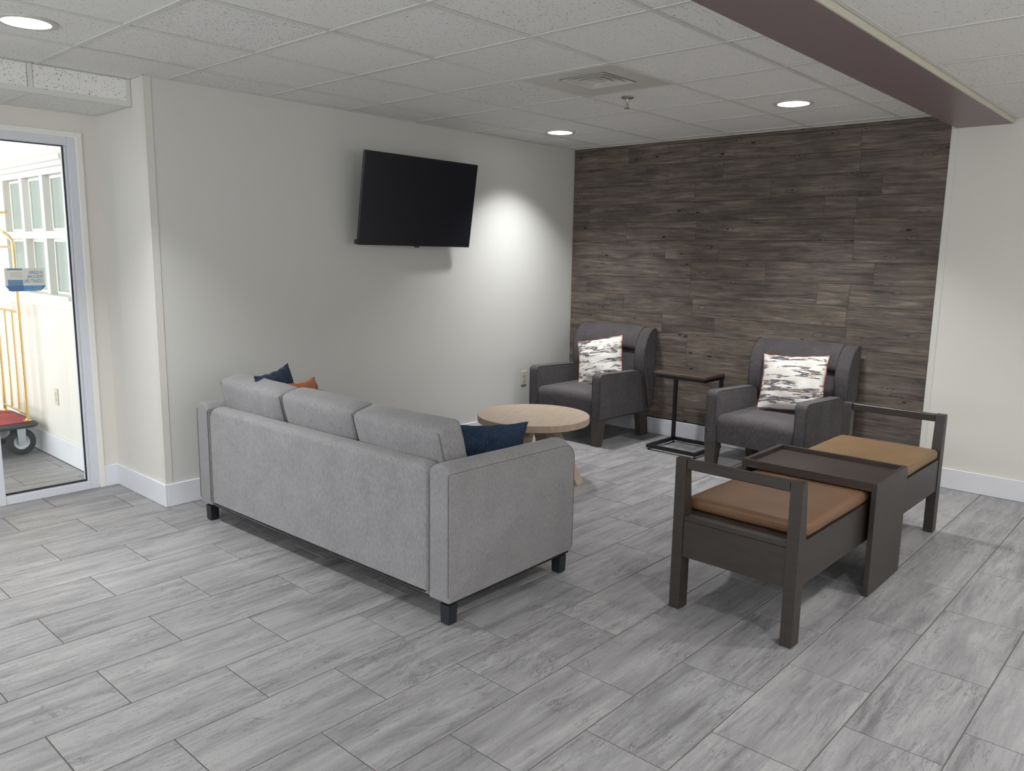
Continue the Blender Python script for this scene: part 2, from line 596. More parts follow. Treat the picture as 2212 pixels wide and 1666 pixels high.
def soft_box(mb, sx, sy, sz, r, bulge=(0, 0, 0), n=8, wr=0.0, seed=0, c=(0, 0, 0)):
    """rounded, swollen cushion box centred at c"""
    h = np.array([sx, sy, sz]) / 2
    g = []
    for L in h:
        inner = L - r
        t = [-L + r * (1 - math.cos(a)) if False else -inner - r * math.cos(a) for a in np.linspace(0, PI / 2, 4)]
        m_ = list(np.linspace(-inner, inner, n + 1))[1:-1]
        g.append(t + m_ + [-x for x in t[::-1]])
    vs, ids, fs = [], {}, []
    G = [len(x) for x in g]

    def vid(i, j, k):
        if (i, j, k) in ids:
            return ids[i, j, k]
        p = np.array([g[0][i], g[1][j], g[2][k]])
        q = np.clip(p, -(h - r), h - r)
        d = p - q
        L = np.linalg.norm(d)
        if L > 1e-9:
            # push onto the rounded surface
            p = q + d / L * r
        u = p / h
        nrm = np.array([0.0, 0.0, 0.0])
        for a in range(3):
            o = [x for x in range(3) if x != a]
            nrm[a] = np.sign(u[a]) * abs(u[a]) ** 3 * bulge[a] * max(0, 1 - u[o[0]] ** 2) * max(0, 1 - u[o[1]] ** 2)
        p = p + nrm
        if wr:
            w_ = noise.noise(Vector((p[0] * 7 + seed, p[1] * 7, p[2] * 7))) * wr + noise.noise(Vector((p[0] * 18 + seed, p[1] * 18, p[2] * 18))) * wr * .4
            p = p * (1 + w_ / max(np.linalg.norm(p), 0.05))
        ids[i, j, k] = len(vs)
        vs.append((p[0] + c[0], p[1] + c[1], p[2] + c[2]))
        return ids[i, j, k]
    for k in (0, G[2] - 1):
        for i in range(G[0] - 1):
            for j in range(G[1] - 1):
                fs.append((vid(i, j, k), vid(i + 1, j, k), vid(i + 1, j + 1, k), vid(i, j + 1, k)))
    for j in (0, G[1] - 1):
        for i in range(G[0] - 1):
            for k in range(G[2] - 1):
                fs.append((vid(i, j, k), vid(i + 1, j, k), vid(i + 1, j, k + 1), vid(i, j, k + 1)))
    for i in (0, G[0] - 1):
        for j in range(G[1] - 1):
            for k in range(G[2] - 1):
                fs.append((vid(i, j, k), vid(i, j + 1, k), vid(i, j + 1, k + 1), vid(i, j, k + 1)))
    return mb.add(vs, fs)


def tag(o, label=None, cat=None, group=None, kind=None):
    if label:
        o['label'] = label
    if cat:
        o['category'] = cat
    if group:
        o['group'] = group
    if kind:
        o['kind'] = kind
    return o


def thing(name, label, cat, loc=(0, 0, 0), rz=0.0, group=None):
    o = bpy.data.objects.new(name, None)
    COL.objects.link(o)
    o.empty_display_size = 0.1
    o.location = loc
    o.rotation_euler = (0, 0, rz)
    return tag(o, label, cat, group)


def struct(o):
    o['kind'] = 'structure'
    return o


def copy_tree(o, parent=None):
    c = o.copy()
    COL.objects.link(c)
    if parent is not None:
        c.parent = parent
    for ch in list(o.children):
        copy_tree(ch, c)
    return c


def px(p):
    d = Vector(p) - CAM
    z = d.dot(_f)
    if z < 0.05:
        return None
    return 1106 + F_PX * d.dot(_r) / z, 833 - F_PX * d.dot(_u) / z


def in_view(pts, m=40):
    for p in pts:
        q = px(p)
        if q and -m < q[0] < 2212 + m and -m < q[1] < 1666 + m:
            return True
    return False


# ------------------------------------------------------------------ room dimensions
XB, YT, XJ, YD = 4.80, 1.385, 0.895, 2.085      # plank wall, tv wall, jog face, entrance wall
HC, HC2 = 2.492, 2.43                            # main ceiling, lower ceiling beyond the beam
XL, YF = -4.2, -6.4                              # unseen left and front walls

# ------------------------------------------------------------------ floor
floor = struct(MB().box(XL, XB + 0.1, YF, 6.2, -0.06, -0.0025).build('floor', M_GROUT))
TL, TW, GR = 0.6126, 0.3070, 0.0048
OFF = {7: 0.69, 6: 0.23, 5: 0.70, 4: 0.24, 3: 0.73, 2: 0.27, 1: 0.75, 0: 0.29, -1: 0.76, -2: 0.32, -3: 0.77, -4: 0.33, -5: 0.79, -6: 0.32, -7: 0.78, -8: 0.33}
tile_mesh = {}
far_tiles = MB()


def tile(x0, x1, y0, y1):
    if x1 - x0 < 0.012 or y1 - y0 < 0.012:
        return
    key = (round(x1 - x0, 3), round(y1 - y0, 3))
    dz = random.uniform(-0.0004, 0.0004)
    corners = [(x0, y0, 0), (x1, y0, 0), (x1, y1, 0), (x0, y1, 0), ((x0 + x1) / 2, (y0 + y1) / 2, 0)]
    if not in_view(corners) or (x1 > XB - 0.02 and False):
        far_tiles.box(x0, x1, y0, y1, -0.003, 0.0, 0.0006)
        return
    if key not in tile_mesh:
        o = MB().box(-key[0] / 2, key[0] / 2, -key[1] / 2, key[1] / 2, -0.006, 0.0, 0.0011).build('floor_tile', M_TILE, floor)
        tile_mesh[key] = o.data
    else:
        o = bpy.data.objects.new('floor_tile', tile_mesh[key])
        COL.objects.link(o)
        o.parent = floor
    o.location = ((x0 + x1) / 2, (y0 + y1) / 2, 0)
    o.rotation_euler = (0, 0, PI if random.random() < 0.5 else 0)


for r in range(-20, 21):
    ya, yb = (r - 1) * TW + GR / 2, r * TW - GR / 2
    if yb < YF or ya > 6.1:
        continue
    off = OFF.get(r, 0.25 if r % 2 == 0 else 0.72)
    for n in range(-9, 12):
        xa, xb = (n + off) * TL + GR / 2, (n + off + 1) * TL - GR / 2
        # split at the walls
        if ya >= YT - 0.16:
            lim = XJ - 0.003 if yb < YD + 0.1 else 0.825
        else:
            lim = XB
        xa2, xb2 = max(xa, XL), min(xb, lim)
        if xb2 - xa2 > 0.02:
            tile(xa2, xb2, max(ya, YF), min(yb, 6.1))
        if ya < YT - 0.0 and lim < XB:       # the row that runs up to the tv wall
            xa3, xb3 = max(xa, XJ), min(xb, XB)
            if xb3 - xa3 > 0.02:
                tile(xa3, xb3, max(ya, YF), min(yb, YT))
if far_tiles.v:
    tag(far_tiles.build('floor_tile', M_TILE, floor), kind='stuff')

# ------------------------------------------------------------------ walls
wl = MB()
wl.box(XJ, XB + 0.1, YT, YT + 0.12, 0, HC + 0.1)
wl.box(XJ, XJ + 0.1, YT + 0.12, YD + 0.1, 0, HC + 0.1)
wall_left = struct(wl.build('wall_left', M_WALL))
# left return of the jog is painted cream like the entrance wall
struct(MB().box(XJ - 0.004, XJ, YT, YD, 0, HC + 0.05).build('wall_return', M_CREAM))
we = MB()
we.box(0.80, XJ - 0.004, YD, YD + 0.12, 0, HC)
we.box(XL, 0.80, YD, YD + 0.12, 2.235, HC)
we.box(XL, -3.2, YD, YD + 0.12, 0, 2.235)
wall_entrance = struct(we.build('wall_entrance', M_CREAM))
YP = -1.738                                       # right end of the planks
wall_back = struct(MB().box(XB, XB + 0.1, YF, YT, 0, HC + 0.1).build('wall_back', M_CREAM))
struct(MB().box(XL - 0.1, XL, YF, 6.2, 0, HC + 0.1).build('wall_far_left', M_CREAM))
struct(MB().box(XL, XB + 0.1, YF - 0.1, YF, 0, HC + 0.1).build('wall_front', M_CREAM))

# planks: 0.157 m courses, joints as in the photograph (a four-course rhythm)
J4 = [[0.79, 0.10, -1.165], [0.384, -0.112, -1.175], [0.13, -0.524, -1.333], [1.202, 0.131, -0.94, -1.174]]
z = 2.308 + 0.157
course = 0
pk = {}
while z > 0.16:
    z1, z0 = min(z, HC), max(z - 0.157, 0.150)
    if course == 0:
        z1 = z
    js = [YT - 0.002] + J4[course % 4] + [YP]
    for a, b_ in zip(js[:-1], js[1:]):
        L, H = round(a - b_ - 0.0010, 4), round(z1 - z0 - 0.0018, 4)
        if H < 0.02:
            continue
        key = (L, H)
        if key not in pk:
            o = MB().box(-0.003, 0.003, -L / 2, L / 2, -H / 2, H / 2, 0.0008).build('plank', M_PLANK, wall_back)
            pk[key] = o.data
        else:
            o = bpy.data.objects.new('plank', pk[key])
            COL.objects.link(o)
            o.parent = wall_back
        o.location = (XB - 0.003 - random.uniform(0, 0.0006), (a + b_) / 2, (z0 + z1) / 2)
    z -= 0.157
    course += 1
o = MB().box(-0.003, 0.003, YP + 0.001, YT - 0.002, 2.4665, HC - 0.001, 0.0008).build('plank', M_PLANK, wall_back)
o.location = (XB - 0.003, 0, 0)
MB().box(XB - 0.0015, XB - 0.0005, YP, YT - 0.001, 0.14, HC, 0).build('joint_backing', M_SLOT, wall_back)
# white edge guards
struct(MB().box(XB - 0.0045, XB - 0.0005, YP - 0.042, YP - 0.0015, 0.14, 2.40, 0.002).build('trim_1', M_GUARD))
g = MB()
g.box(XJ - 0.007, XJ + 0.036, YT - 0.004, YT, 0.14, HC, 0.001)
g.box(XJ - 0.008, XJ - 0.0045, YT - 0.004, YT + 0.036, 0.14, HC, 0.001)
struct(g.build('trim_2', M_GUARD))


def baseboard(name, x0, x1, y0, y1, axis, m=M_BASE):
    # flat board with an eased top edge
    mb = MB()
    mb.box(x0, x1, y0, y1, 0.0008, 0.140, 0.0025)
    return struct(mb.build(name, m, smooth=30))


baseboard('baseboard_left', XJ - 0.004, XB - 0.016, YT - 0.015, YT - 0.0005, 'y')
baseboard('baseboard_return', XJ - 0.019, XJ - 0.0045, YT - 0.015, YD - 0.0165, 'x')
baseboard('baseboard_back', XB - 0.015, XB - 0.0005, YF + 0.02, YT - 0.0005, 'x')
baseboard('baseboard_entrance', 0.805, XJ - 0.0055, YD - 0.0155, YD - 0.0005, 'y')

# ------------------------------------------------------------------ ceilings
ceiling = struct(MB().box(XL, XB + 0.1, -1.77, 1.56, HC + 0.012, HC + 0.08).build('ceiling', M_TBAR))
cmesh = {}
extra_ct = MB()


def ctile(x0, x1, y0, y1, z, parent, seen=True, th=0.008):
    if x1 - x0 < 0.02 or y1 - y0 < 0.02:
        return
    if not in_view([(x0, y0, z), (x1, y0, z), (x1, y1, z), (x0, y1, z), ((x0 + x1) / 2, (y0 + y1) / 2, z)], 60):
        extra_ct.box(x0, x1, y0, y1, z, z + th, 0)
        return
    key = (round(x1 - x0, 3), round(y1 - y0, 3))
    if key not in cmesh:
        o = MB().box(-key[0] / 2, key[0] / 2, -key[1] / 2, key[1] / 2, 0, th, 0.0015).build('ceiling_tile', M_CEIL, parent)
        cmesh[key] = o.data
    else:
        o = bpy.data.objects.new('ceiling_tile', cmesh[key])
        COL.objects.link(o)
        o.parent = parent
    o.location = ((x0 + x1) / 2, (y0 + y1) / 2, z + random.uniform(0, 0.001))


XG = [XL, -3.89, -3.28, -2.67, -2.06, -1.44, -0.82, -0.20, 0.41, 1.03, 1.65, 2.26, 2.868, 3.475, 4.07, 4.67, XB]
YG = [-1.77, -1.432, -0.808, -0.183, 0.435, 1.01, YT]
LIT = {}
hb = 0.012
for i in range(len(XG) - 1):
    for j in range(len(YG) - 1):
        x0, x1, y0, y1 = XG[i], XG[i + 1], YG[j], YG[j + 1]
        if abs(x0 - 2.26) < .01 and abs(y0 + 0.808) < .01:
            continue                     # the air diffuser fills this bay
        top = y1 if y1 < YT - .01 or x0 > XJ - 0.02 else 1.548
        if j == len(YG) - 2 and x0 < XJ < x1:      # the bay notched round the wall corner
            ctile(x0 + 0.004, XJ - 0.010, y0 + 0.004, 1.548, HC + 0.003, ceiling)
            ctile(XJ - 0.0095, x1 - 0.004, y0 + 0.004, YT - 0.008, HC + 0.003, ceiling)
            continue
        ctile(x0 + 0.004, x1 - 0.004, y0 + 0.004, top - 0.004, HC + 0.003, ceiling)
for x in XG[1:-1]:
    y1 = YT - 0.001 if x > XJ else 1.55
    MB().box(x - hb, x + hb, -1.766, y1, HC - 0.001, HC + 0.0028, 0.0006).build('grid_bar', M_TBAR, ceiling)
for y in YG[1:-1]:
    for a, b_ in zip(XG[:-1], XG[1:]):
        MB().box(a + hb + .0005, b_ - hb - .0005, y - hb, y + hb, HC - 0.0004, HC + 0.0028, 0.0006).build('grid_bar', M_TBAR, ceiling)
# wall angles
MB().box(XJ, XB - 0.001, YT - 0.020, YT - 0.0005, HC - 0.0012, HC + 0.0027, 0.0005).build('grid_bar', M_TBAR, ceiling)
MB().box(XB - 0.024, XB - 0.007, YP + 0.0, YT - 0.021, HC - 0.0012, HC + 0.0027, 0.0005).build('grid_bar', M_TBAR, ceiling)
MB().box(XJ - 0.024, XJ - 0.005, YT, 1.548, HC - 0.0012, HC + 0.0027, 0.0005).build('grid_bar', M_TBAR, ceiling)

# soffit along the entrance
SY, SZ = 1.550, 2.342
soffit = struct(MB().box(XL, XJ - 0.006, SY + 0.012, YD - 0.001, SZ + 0.012, HC + 0.08).build('ceiling_soffit', M_TBAR))
SX = [XL, -3.3, -2.69, -2.08, -1.47, -0.86, -0.25, 0.375, XJ - 0.006]
for a, b_ in zip(SX[:-1], SX[1:]):
    for (aa, bb_) in ((a, b_),):
        o = MB().box(aa + 0.014, bb_ - 0.014, SY + 0.003, SY + 0.010, SZ + 0.026, HC - 0.004, 0.001).build('ceiling_tile', M_CEIL, soffit)
        MB().box(aa + 0.004, bb_ - 0.004, SY + 0.03, YD - 0.010, SZ + 0.003, SZ + 0.010, 0.001).build('ceiling_tile', M_CEIL, soffit)
for x in SX[1:]:
    xx = x - hb if x > 0.8 else x
    MB().box(xx - hb, xx + hb, SY - 0.0005, SY + 0.0028, SZ, HC - 0.002, 0.0006).build('grid_bar', M_TBAR, soffit)
    MB().box(xx - hb, xx + hb, SY + 0.026, YD - 0.001, SZ - 0.001, SZ + 0.0028, 0.0006).build('grid_bar', M_TBAR, soffit)
MB().box(XL, XJ - 0.006, SY - 0.001, SY + 0.0026, SZ, SZ + 0.026, 0.0006).build('grid_bar', M_TBAR, soffit)
MB().box(XL, XJ - 0.006, SY + 0.003, SY + 0.0255, SZ - 0.0012, SZ + 0.0026, 0.0006).build('grid_bar', M_TBAR, soffit)
MB().box(XL, XJ - 0.006, YD - 0.02, YD - 0.0005, SZ - 0.0014, SZ + 0.0024, 0.0006).build('grid_bar', M_TBAR, soffit)

# beam between the two ceilings
BY0, BY1, BZ = -2.088, -1.768, 2.402
struct(MB().box(XL, XB - 0.001, BY0, BY1, BZ, HC + 0.07, 0.002).build('ceiling_beam', M_BEAM))
struct(MB().box(XL, XB - 0.001, BY0 - 0.010, BY0 - 0.0005, BZ - 0.0005, HC2 + 0.003, 0.001).build('trim_3', plain('cream_beam_edge', (0.60, 0.585, 0.49), 0.5)))

low = struct(MB().box(XL, XB - 0.001, YF, BY0 - 0.012, HC2 + 0.012, HC2 + 0.08).build('ceiling_lower', M_TBAR))
XG2 = [XL, -3.72, -3.11, -2.50, -1.89, -1.28, -0.67, -0.06, 0.55, 1.16, 1.77, 2.38, 2.99, 3.60, 4.21, XB - 0.002]
YG2 = [YF, -5.75, -5.14, -4.53, -3.92, -3.31, -2.70, BY0 - 0.012]
for i in range(len(XG2) - 1):
    for j in range(len(YG2) - 1):
        ctile(XG2[i] + 0.004, XG2[i + 1] - 0.004, YG2[j] + 0.004, YG2[j + 1] - 0.004, HC2 + 0.003, low)
for x in XG2[1:-1]:
    MB().box(x - hb, x + hb, YF, BY0 - 0.012, HC2 - 0.001, HC2 + 0.0028, 0.0006).build('grid_bar', M_TBAR, low)
for y in YG2[1:-1]:
    MB().box(XL, XB - 0.003, y - hb, y + hb, HC2 - 0.0006, HC2 + 0.0026, 0).build('grid_bar', M_TBAR, low)
MB().box(XL, XB - 0.003, BY0 - 0.034, BY0 - 0.0125, HC2 - 0.0014, HC2 + 0.0024, 0.0005).build('grid_bar', M_TBAR, low)
if extra_ct.v:
    tag(extra_ct.build('ceiling_tile', M_CEIL, ceiling), kind='stuff')

# ------------------------------------------------------------------ vestibule behind the glass
XV = 0.845
vw = MB()
vw.box(XV, XV + 0.1, YD + 0.12, 6.2, 0, 1.215)
vw.box(XV, XV + 0.1, YD + 0.12, 6.2, 2.035, 2.7)
vw.box(XV, XV + 0.1, YD + 0.12, 2.55, 1.215, 2.035)
vw.box(XV, XV + 0.1, 3.785, 6.2, 1.215, 2.035)
struct(vw.build('wall_vestibule', M_CREAM))
struct(MB().box(XL, XV, 6.1, 6.2, 0, 2.7).build('wall_vestibule_far', M_CREAM))
struct(MB().box(XL, XV + 0.1, YD + 0.121, 6.2, 2.66, 2.72).build('ceiling_vestibule', plain('vestibule_white', (0.75, 0.74, 0.70), 0.6)))
struct(MB().box(XV - 0.016, XV - 0.0005, 2.24, 6.09, 0.0008, 0.168, 0.003).build('baseboard_vestibule', M_BASE))

# window_1: two rows of three panes, deep white frame, crown and sill
win = thing('window_1', None, None, (XV, 2.55, 1.215))
win['kind'] = 'structure'
ox, oy, oz = XV, 2.55, 1.215


def wpart(name, x0, x1, y0, y1, z0, z1, m=M_WTRIM, b=0.002):
    return MB().box(x0 - ox, x1 - ox, y0 - oy, y1 - oy, z0 - oz, z1 - oz, b).build(name, m, win)


wpart('head_casing', XV - 0.018, XV, 2.49, 3.85, 2.03, 2.072)
wpart('crown_moulding', XV - 0.040, XV, 2.47, 3.87, 2.073, 2.105)
wpart('crown_moulding', XV - 0.060, XV, 2.45, 3.89, 2.1055, 2.140)
wpart('side_casing', XV - 0.016, XV, 2.49, 2.55, 1.216, 2.0295)
wpart('side_casing', XV - 0.016, XV, 3.785, 3.85, 1.216, 2.0295)
wpart('window_sill', XV - 0.055, XV + 0.04, 2.47, 3.87, 1.190, 1.2155)
wpart('apron_moulding', XV - 0.030, XV, 2.49, 3.85, 1.150, 1.1895)
wpart('apron_moulding', XV - 0.018, XV, 2.50, 3.84, 1.120, 1.1495)
wpart('mullion', XV - 0.014, XV + 0.05, 2.922, 2.978, 1.216, 2.0295)
wpart('mullion', XV - 0.014, XV + 0.05, 3.353, 3.409, 1.216, 2.0295)
for a, b_ in ((2.551, 2.921), (2.979, 3.352), (3.410, 3.784)):
    wpart('cross_rail', XV - 0.012, XV + 0.05, a, b_, 1.600, 1.652)
    for z0, z1 in ((1.216, 1.599), (1.653, 2.029)):
        fr = MB()
        for q in ((a, b_, z0, z0 + 0.02), (a, b_, z1 - 0.02, z1), (a, a + 0.022, z0 + 0.02, z1 - 0.02), (b_ - 0.022, b_, z0 + 0.02, z1 - 0.02)):
            fr.box(XV + 0.030 - ox, XV + 0.05 - ox, q[0] - oy, q[1] - oy, q[2] - oz, q[3] - oz, 0.002)
        sash = fr.build('sash', M_WTRIM, win)
        MB().box(XV + 0.040 - ox, XV + 0.044 - ox, a + 0.0225 - oy, b_ - 0.0225 - oy, z0 + 0.0205 - oz, z1 - 0.0205 - oz).build('pane', M_SHADE, sash)

# door_1: white aluminium entrance frame with fixed glass
door = thing('door_1', None, None, (0.47, YD, 0))
door['kind'] = 'structure'
dx = 0.47
FY0, FY1 = YD - 0.003, YD + 0.075


def dpart(name, x0, x1, y0, y1, z0, z1, m=M_ALU, b=0.002, par=None):
    return MB().box(x0 - dx, x1 - dx, y0 - YD, y1 - YD, z0, z1, b).build(name, m, par or door)


dpart('casing', 0.766, 0.799, YD - 0.012, YD - 0.0005, 0.0, 2.232, M_WTRIM)
dpart('casing', -3.2, 0.7655, YD - 0.012, YD - 0.0005, 2.204, 2.232, M_WTRIM)
dpart('casing', 0.7995, 0.8045, YD - 0.010, YD - 0.0005, 0.0, 0.14, M_WTRIM, 0.001)
dpart('jamb', 0.716, 0.7655, FY0, FY1, 0.0, 2.2035)
dpart('head_rail', -3.2, 0.7155, FY0, FY1, 2.150, 2.2035)
dpart('bottom_rail', 0.2285, 0.7155, FY0, FY1, 0.0, 0.050)
dpart('mullion', 0.120, 0.228, FY0 - 0.006, FY1, 0.0, 2.1495)
dpart('inner_stop', 0.702, 0.7155, YD + 0.018, FY1, 0.0505, 2.1495, M_ALU, 0.001)
for x0, x1 in ((0.2285, 0.7015), (-0.86, 0.1195), (-1.96, -0.98), (-3.1, -2.08)):
    pn = dpart('pane', x0 + 0.002, x1 - 0.002, YD + 0.036, YD + 0.042, 0.0505 if x0 > 0.2 else 0.12, 2.149, M_GLASS, 0)
    zz = 0.0505 if x0 > 0.2 else 0.12
    gk = MB()
    for q in ((x0, x1, zz, zz + 0.012), (x0, x1, 2.1435, 2.1492), (x0, x0 + 0.005, zz + 0.012, 2.1435), (x1 - 0.008, x1, zz + 0.012, 2.1435)):
        gk.box(q[0] - dx, q[1] - dx, 0.026, 0.0345, q[2], q[3])
    gk.build('gasket', M_GASKET, pn)
    if x0 < 0.2:
        dpart('bottom_rail', x0, x1, FY0, FY1, 0.0, 0.118)
for x0, x1 in ((-0.98, -0.861), (-2.08, -1.961), (-3.2, -3.101)):
    dpart('mullion', x0, x1, FY0, FY1, 0.0, 2.1495)


# ------------------------------------------------------------------ text
def text_mesh(txt, size, m, parent, loc, sx=0.8, align='LEFT', bold=0.0, mirror=True):
    cu = bpy.data.curves.new('lettering', 'FONT')
    cu.body = txt
    cu.size = size
    cu.align_x = align
    cu.offset = bold
    cu.space_line = 0.86
    cu.extrude = 0.0002
    o = bpy.data.objects.new('lettering_source', cu)
    COL.objects.link(o)
    dg = bpy.context.evaluated_depsgraph_get()
    me = bpy.data.meshes.new_from_object(o.evaluated_get(dg))
    bpy.data.objects.remove(o)
    # lies in xy facing +z -> stands in xz; mirrored when seen from the room
    s = -1 if mirror else 1
    me.transform(Matrix(((s * sx, 0, 0, 0), (0, 0, -1, 0), (0, 1, 0, 0), (0, 0, 0, 1))))
    me.materials.clear()
    me.materials.append(m)
    t = bpy.data.objects.new('lettering', me)
    COL.objects.link(t)
    t.parent = parent
    t.location = loc
    return t


def film(name, col):
    m, nt, b = mat(name)
    d = N(nt, 'ShaderNodeBsdfDiffuse')
    t = N(nt, 'ShaderNodeBsdfTranslucent')
    d.inputs[0].default_value = (*col, 1)
    t.inputs[0].default_value = (*col, 1)
    mx = N(nt, 'ShaderNodeMixShader')
    mx.inputs[0].default_value = 0.8
    nt.links.new(d.outputs[0], mx.inputs[1])
    nt.links.new(t.outputs[0], mx.inputs[2])
    nt.links.new(mx.outputs[0], nt.nodes['Material Output'].inputs[0])
    return m


M_SIGNW = film('sign_white', (0.90, 0.90, 0.87))
M_SIGNB = film('sign_blue', (0.42, 0.66, 0.90))
M_SIGNB2 = film('sign_mid_blue', (0.48, 0.64, 0.80))
M_SIGNT = plain('sign_text_blue', (0.14, 0.31, 0.52), 0.5)
sx0, sx1, sz0, sz1 = 0.335, 0.549, 1.278, 1.416
sy = YD + 0.0335
sign = thing('window_sign', 'mirrored white and blue "a clean you can count on" decal on the entrance glass', 'sign', (sx0, sy, sz0))
W_, H_ = sx1 - sx0, sz1 - sz0
MB().add([(a, 0, b_) for a, b_ in ((0.0, 0.030), (0.028, 0.0), (W_ - 0.028, 0.004), (W_, 0.030), (W_, H_), (0, H_))], [(0, 1, 2, 3, 4, 5)]).build('board', M_SIGNW, sign)
MB().prism([(0.0, 0.030), (0.028, 0.0), (W_ - 0.028, 0.004), (W_, 0.030), (W_ - .0005, 0.0345), (0, 0.0345)], -0.0009, -0.0005).build('blue_band', M_SIGNB, sign)
MB().prism([(W_ - 0.028, 0.003), (W_ + 0.001, 0.032), (W_ - 0.016, 0.027)], -0.003, -0.001).build('curled_corner', plain('sign_fold', (0.08, 0.20, 0.42), 0.5), sign)
MB().box(0.014, 0.094, -0.0013, -0.001, 0.004, 0.069).build('blue_panel', M_SIGNB2, sign)
MB().box(0.014, 0.094, -0.0009, -0.0005, H_ - 0.012, H_ - 0.002).build('blue_panel', M_SIGNB2, sign)
tx = W_ - 0.012
for k, line in enumerate(('A CLEAN', 'YOU CAN', 'COUNT ON.')):
    text_mesh(line, 0.0275, M_SIGNT, sign, (tx, -0.0012, H_ - 0.0345 - 0.0255 * k), 0.66, 'LEFT', 0.0004)
text_mesh('ECOLAB', 0.0140, M_SIGNW, sign, (tx - 0.006, -0.0015, 0.0125), 0.85, 'LEFT', 0.0003)
tl = MB()
rs = random.Random(3)
for k, (a, b_) in enumerate(((0.026, 0.090), (0.038, 0.090), (0.024, 0.092), (0.026, 0.092), (0.058, 0.092))):
    x = b_
    while x > a:                        # fine print too small to read: broken grey strokes
        wd = rs.uniform(0.005, 0.012)
        tl.box(max(a, x - wd), x, -0.0009, -0.0006, H_ - 0.0285 - 0.0072 * k, H_ - 0.0268 - 0.0072 * k)
        x -= wd + 0.0022
tl.build('fine_print', plain('sign_small_text', (0.35, 0.38, 0.40), 0.6), sign)
for zz in (0.058, 0.038, 0.022):
    MB().box(0.022, 0.086, -0.0018, -0.0014, zz - 0.0008, zz).build('text_line', M_SIGNW, sign)

# ------------------------------------------------------------------ luggage cart in the vestibule
cart = thing('luggage_cart', 'brass luggage cart with red carpeted deck behind the entrance glass', 'cart', (0.20, 3.585, 0))
cxx, cyy = 0.20, 3.585
hx, hy = 0.575, 0.330
deckp = rnd_poly([(-hx, -hy), (hx, -hy), (hx, hy), (-hx, hy)], 0.07)
MB().loft([[(a, b_, 0.215) for a, b_ in deckp], [(a, b_, 0.252) for a, b_ in deckp]]).build('deck', M_RUBBER, cart, smooth=30)
dk2 = inset_poly(deckp, 0.022)
MB().loft([[(a, b_, 0.2525) for a, b_ in dk2], [(a, b_, 0.259) for a, b_ in dk2]]).build('carpet', M_CARPET, cart, smooth=30)
bm_ = MB()
bm_.tube([(a, b_, 0.233) for a, b_ in inset_poly(deckp, -0.006)], 0.017, 8, closed=True)
bm_.build('bumper', M_RUBBER, cart, smooth=40)
ex, ey = 0.535, 0.265
for sx_ in (-1, 1):
    for sy_ in (-1, 1):
        pts = [(sx_ * ex, sy_ * ey, z_) for z_ in (0.26, 0.7, 1.2, 1.58)]
        pts += [(sx_ * (ex - 0.02), sy_ * (ey - 0.012), 1.615), (sx_ * (ex - 0.14), sy_ * (ey - 0.10), 1.735), (sx_ * (ex - 0.30), sy_ * (ey - 0.20), 1.83), (sx_ * 0.05, sy_ * 0.01, 1.90)]
        p = MB().tube(pts, 0.0125, 12).build('post', M_BRASS, cart, smooth=50)
        MB().lathe([(0.03, 0.2595), (0.03, 0.263), (0.016, 0.267), (0.015, 0.275)], (sx_ * ex, sy_ * ey, 0), n=16).build('post_flange', M_BRASS, p, smooth=40)
    for zz in (0.312, 1.070, 1.538):
        MB().tube([(sx_ * ex, -ey + 0.013, zz), (sx_ * ex, ey - 0.013, zz)], 0.009, 10).build('rail', M_BRASS, cart, smooth=50)
    for yy in (-0.095, 0.075):
        MB().tube([(sx_ * ex, yy, 0.321), (sx_ * ex, yy, 1.061)], 0.0085, 10).build('spindle', M_BRASS, cart, smooth=50)
hbm = MB().tube([(-0.58, 0, 1.79), (0.58, 0, 1.79)], 0.009, 10)
hbm.lathe([(0.004, 0.575), (0.02, 0.58), (0.02, 0.588), (0.004, 0.592)], (0, 0, 1.79), 'x', 14)
hbm.build('hanging_bar', M_BRASS, cart, smooth=50)
for sx_ in (-1, 1):
    for sy_ in (-1, 1):
        wx, wy = sx_ * 0.487, sy_ * 0.235
        wr = 0.100
        prof = [(0.055, -0.019), (0.085, -0.021), (0.097, -0.014), (wr, 0), (0.097, 0.014), (0.085, 0.021), (0.055, 0.019)]
        wh = MB().lathe(prof, (wx, wy, wr), 'y', 36, cap=False).build('wheel', plain('tyre_rubber', (0.05, 0.05, 0.055), 0.7), cart, smooth=40)
        MB().lathe([(0.0, -0.015), (0.048, -0.015), (0.0545, -0.020), (0.0545, 0.020), (0.048, 0.015), (0.0, 0.015)], (wx, wy, wr), 'y', 30, cap=False).build('hub', M_STEEL, wh, smooth=40)
        fk = MB()
        for s_ in (-1, 1):
            fk.prism(rnd_poly([(wx - 0.028, 0.206), (wx - 0.024, 0.075), (wx + 0.024, 0.075), (wx + 0.03, 0.206)], [0, 0.022, 0.022, 0]), wy + s_ * 0.026 - 0.0015, wy + s_ * 0.026 + 0.0015)
        fk.box(wx - 0.03, wx + 0.03, wy - 0.0275, wy + 0.0275, 0.206, 0.2145)
        fk.lathe([(0.009, -0.031), (0.009, 0.031)], (wx, wy, wr), 'y', 12)
        fk.build('caster_fork', M_STEEL, cart, smooth=35)


